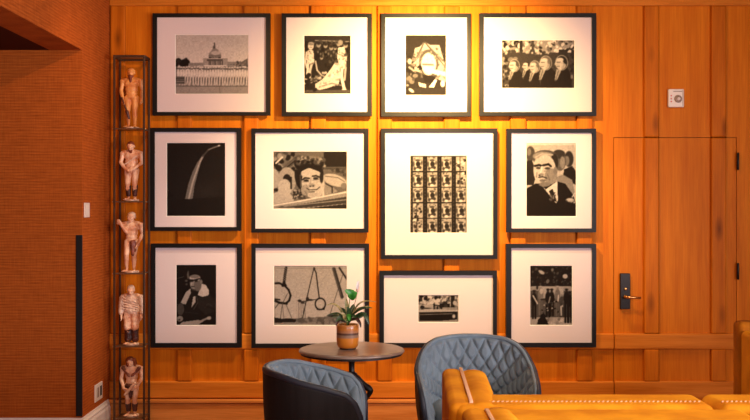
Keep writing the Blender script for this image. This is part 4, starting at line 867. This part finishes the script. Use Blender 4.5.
def settee(label, x0, x1, yb, dirn, arm, trimmed, top, grp='ochre velvet sofa sections', armtop=.804, bt=.245):
    """back slab from yb towards dirn (+1 = faces away from the camera)"""
    t = thing('sofa_section', label, 'sofa', ((x0+x1)/2, yb+dirn*.4, 0), 0, grp); cx = (x0+x1)/2; cy = yb+dirn*.4
    def yy(d): return (yb+dirn*d)-cy
    def S(a, b): a, b = yy(a), yy(b); return min(a, b), max(a, b)
    a, b = S(0, bt); xs = x0 if not arm else x0+.02
    rbox('backrest', xs-cx, x1-cx, a, b, .14, top, M['velvet'], t, .036)
    if trimmed:
        bm = B(); ys = yy(.075 if dirn > 0 else bt-.075); bead_row(bm, (xs-cx+(.13 if arm else .03), ys, top+.001), (x1-cx-.035, ys, top+.001)); obj('beaded_trim', bm, M['bead'], t, smooth=True)
    a, b = S(bt-.01, .82); at = armtop or top
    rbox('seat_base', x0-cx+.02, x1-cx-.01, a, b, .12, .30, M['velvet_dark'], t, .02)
    a, b = S(bt, .80); rbox('seat_cushion', (x0+.175 if arm else x0+.005)-cx, x1-cx-.01, a, b, .30, .46, M['velvet'], t, .04)
    if arm:
        a, b = S(.015, .80); o = rbox('armrest', x0-cx, x0+.085-cx, a, b, .12, at, M['velvet'], t, .03); sk = .04 if dirn > 0 else 0; shear(o, sk)
        # padded inner half of the arm, fuller towards its far end
        n, m = 24, 14; bm = B(); rows = []
        for i in range(n+1):
            v = i/n; y = yy(.02+.78*v); hh = at+.012*math.sin(PI*min(1, v*.9+.1)); ww = .100+.012*v
            e = min(1, (1-v)/.06)**.5; row = []
            for j in range(m+1):
                th = PI*j/m; xx = x0+.068+(ww+.014)*(1-math.cos(th))/2; zz = at-.055+(.055+.012*math.sin(PI*v))*math.sin(th)**.55*(.35+.65*e)
                row.append(bm.verts.new((xx-cx, y, zz)))
            row = [bm.verts.new((x0+.068-cx, y, .25))]+row+[bm.verts.new((x0+.082+ww-cx, y, .25))]; rows.append(row)
        for p, q_ in zip(rows, rows[1:]):
            for j in range(len(p)-1): bm.faces.new((p[j], p[j+1], q_[j+1], q_[j]))
        bm.faces.new(rows[0]); bm.faces.new(rows[-1][::-1]); shear(obj('arm_pad', bm, M['velvet'], t, smooth=True), sk)
        bm = B(); ya, yb_ = yy(.05), yy(.80); cord(bm, x0+.082-cx, ya, yb_, at+.001); shear(obj('piping', bm, M['piping'], t, smooth=True), sk)
    for lx in (x0+.08, x1-.08):
        for d in (.06, .74):
            bm = B(); lathe(bm, [(.014, 0), (.022, .13)], 12, (lx-cx, yy(d), 0)); obj('leg', bm, M['legwood'], t, smooth=True)
    return t
settee('ochre velvet sofa section with beaded back and left arm before the blue chair', .272, 1.222, 3.428, 1, True, True, ST)
settee('ochre velvet sofa section right of the armed one, beaded back starting near the right edge', 1.236, 2.15, 3.428, 1, False, True, ST)
settee('nearest ochre velvet sofa section along the bottom edge, back to back with the beaded one', .309, 1.288, 3.372, -1, True, False, .806, armtop=.812, bt=.235)
settee('ochre velvet sofa section at the bottom right corner, mostly cut off', 1.305, 2.2, 3.372, -1, False, False, .802, bt=.235)
# high backed velvet armchair at the right edge
hx0, hyy = X(735.4, 4.90), 4.85
t = thing('high_back_armchair', 'tall ochre velvet armchair with high back at the right edge before the door', 'chair', (hx0+.36, hyy-.2, 0), PI)
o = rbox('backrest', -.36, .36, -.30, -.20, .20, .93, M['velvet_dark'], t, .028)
for sx in (-1, 1): rbox('wing', sx*.33-.03, sx*.33+.03, -.19, .02, .40, .89, M['velvet'], t, .025); rbox('armrest', sx*.31-.045, sx*.31+.045, -.19, .36, .20, .62, M['velvet'], t, .03)
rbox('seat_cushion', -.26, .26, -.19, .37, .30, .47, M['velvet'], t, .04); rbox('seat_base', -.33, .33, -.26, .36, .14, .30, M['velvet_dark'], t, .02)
for sx in (-1, 1):
    for y in (-.22, .30): bm = B(); lathe(bm, [(.013, 0), (.021, .15)], 12, (sx*.28, y, 0)); obj('leg', bm, M['legwood'], t, smooth=True)
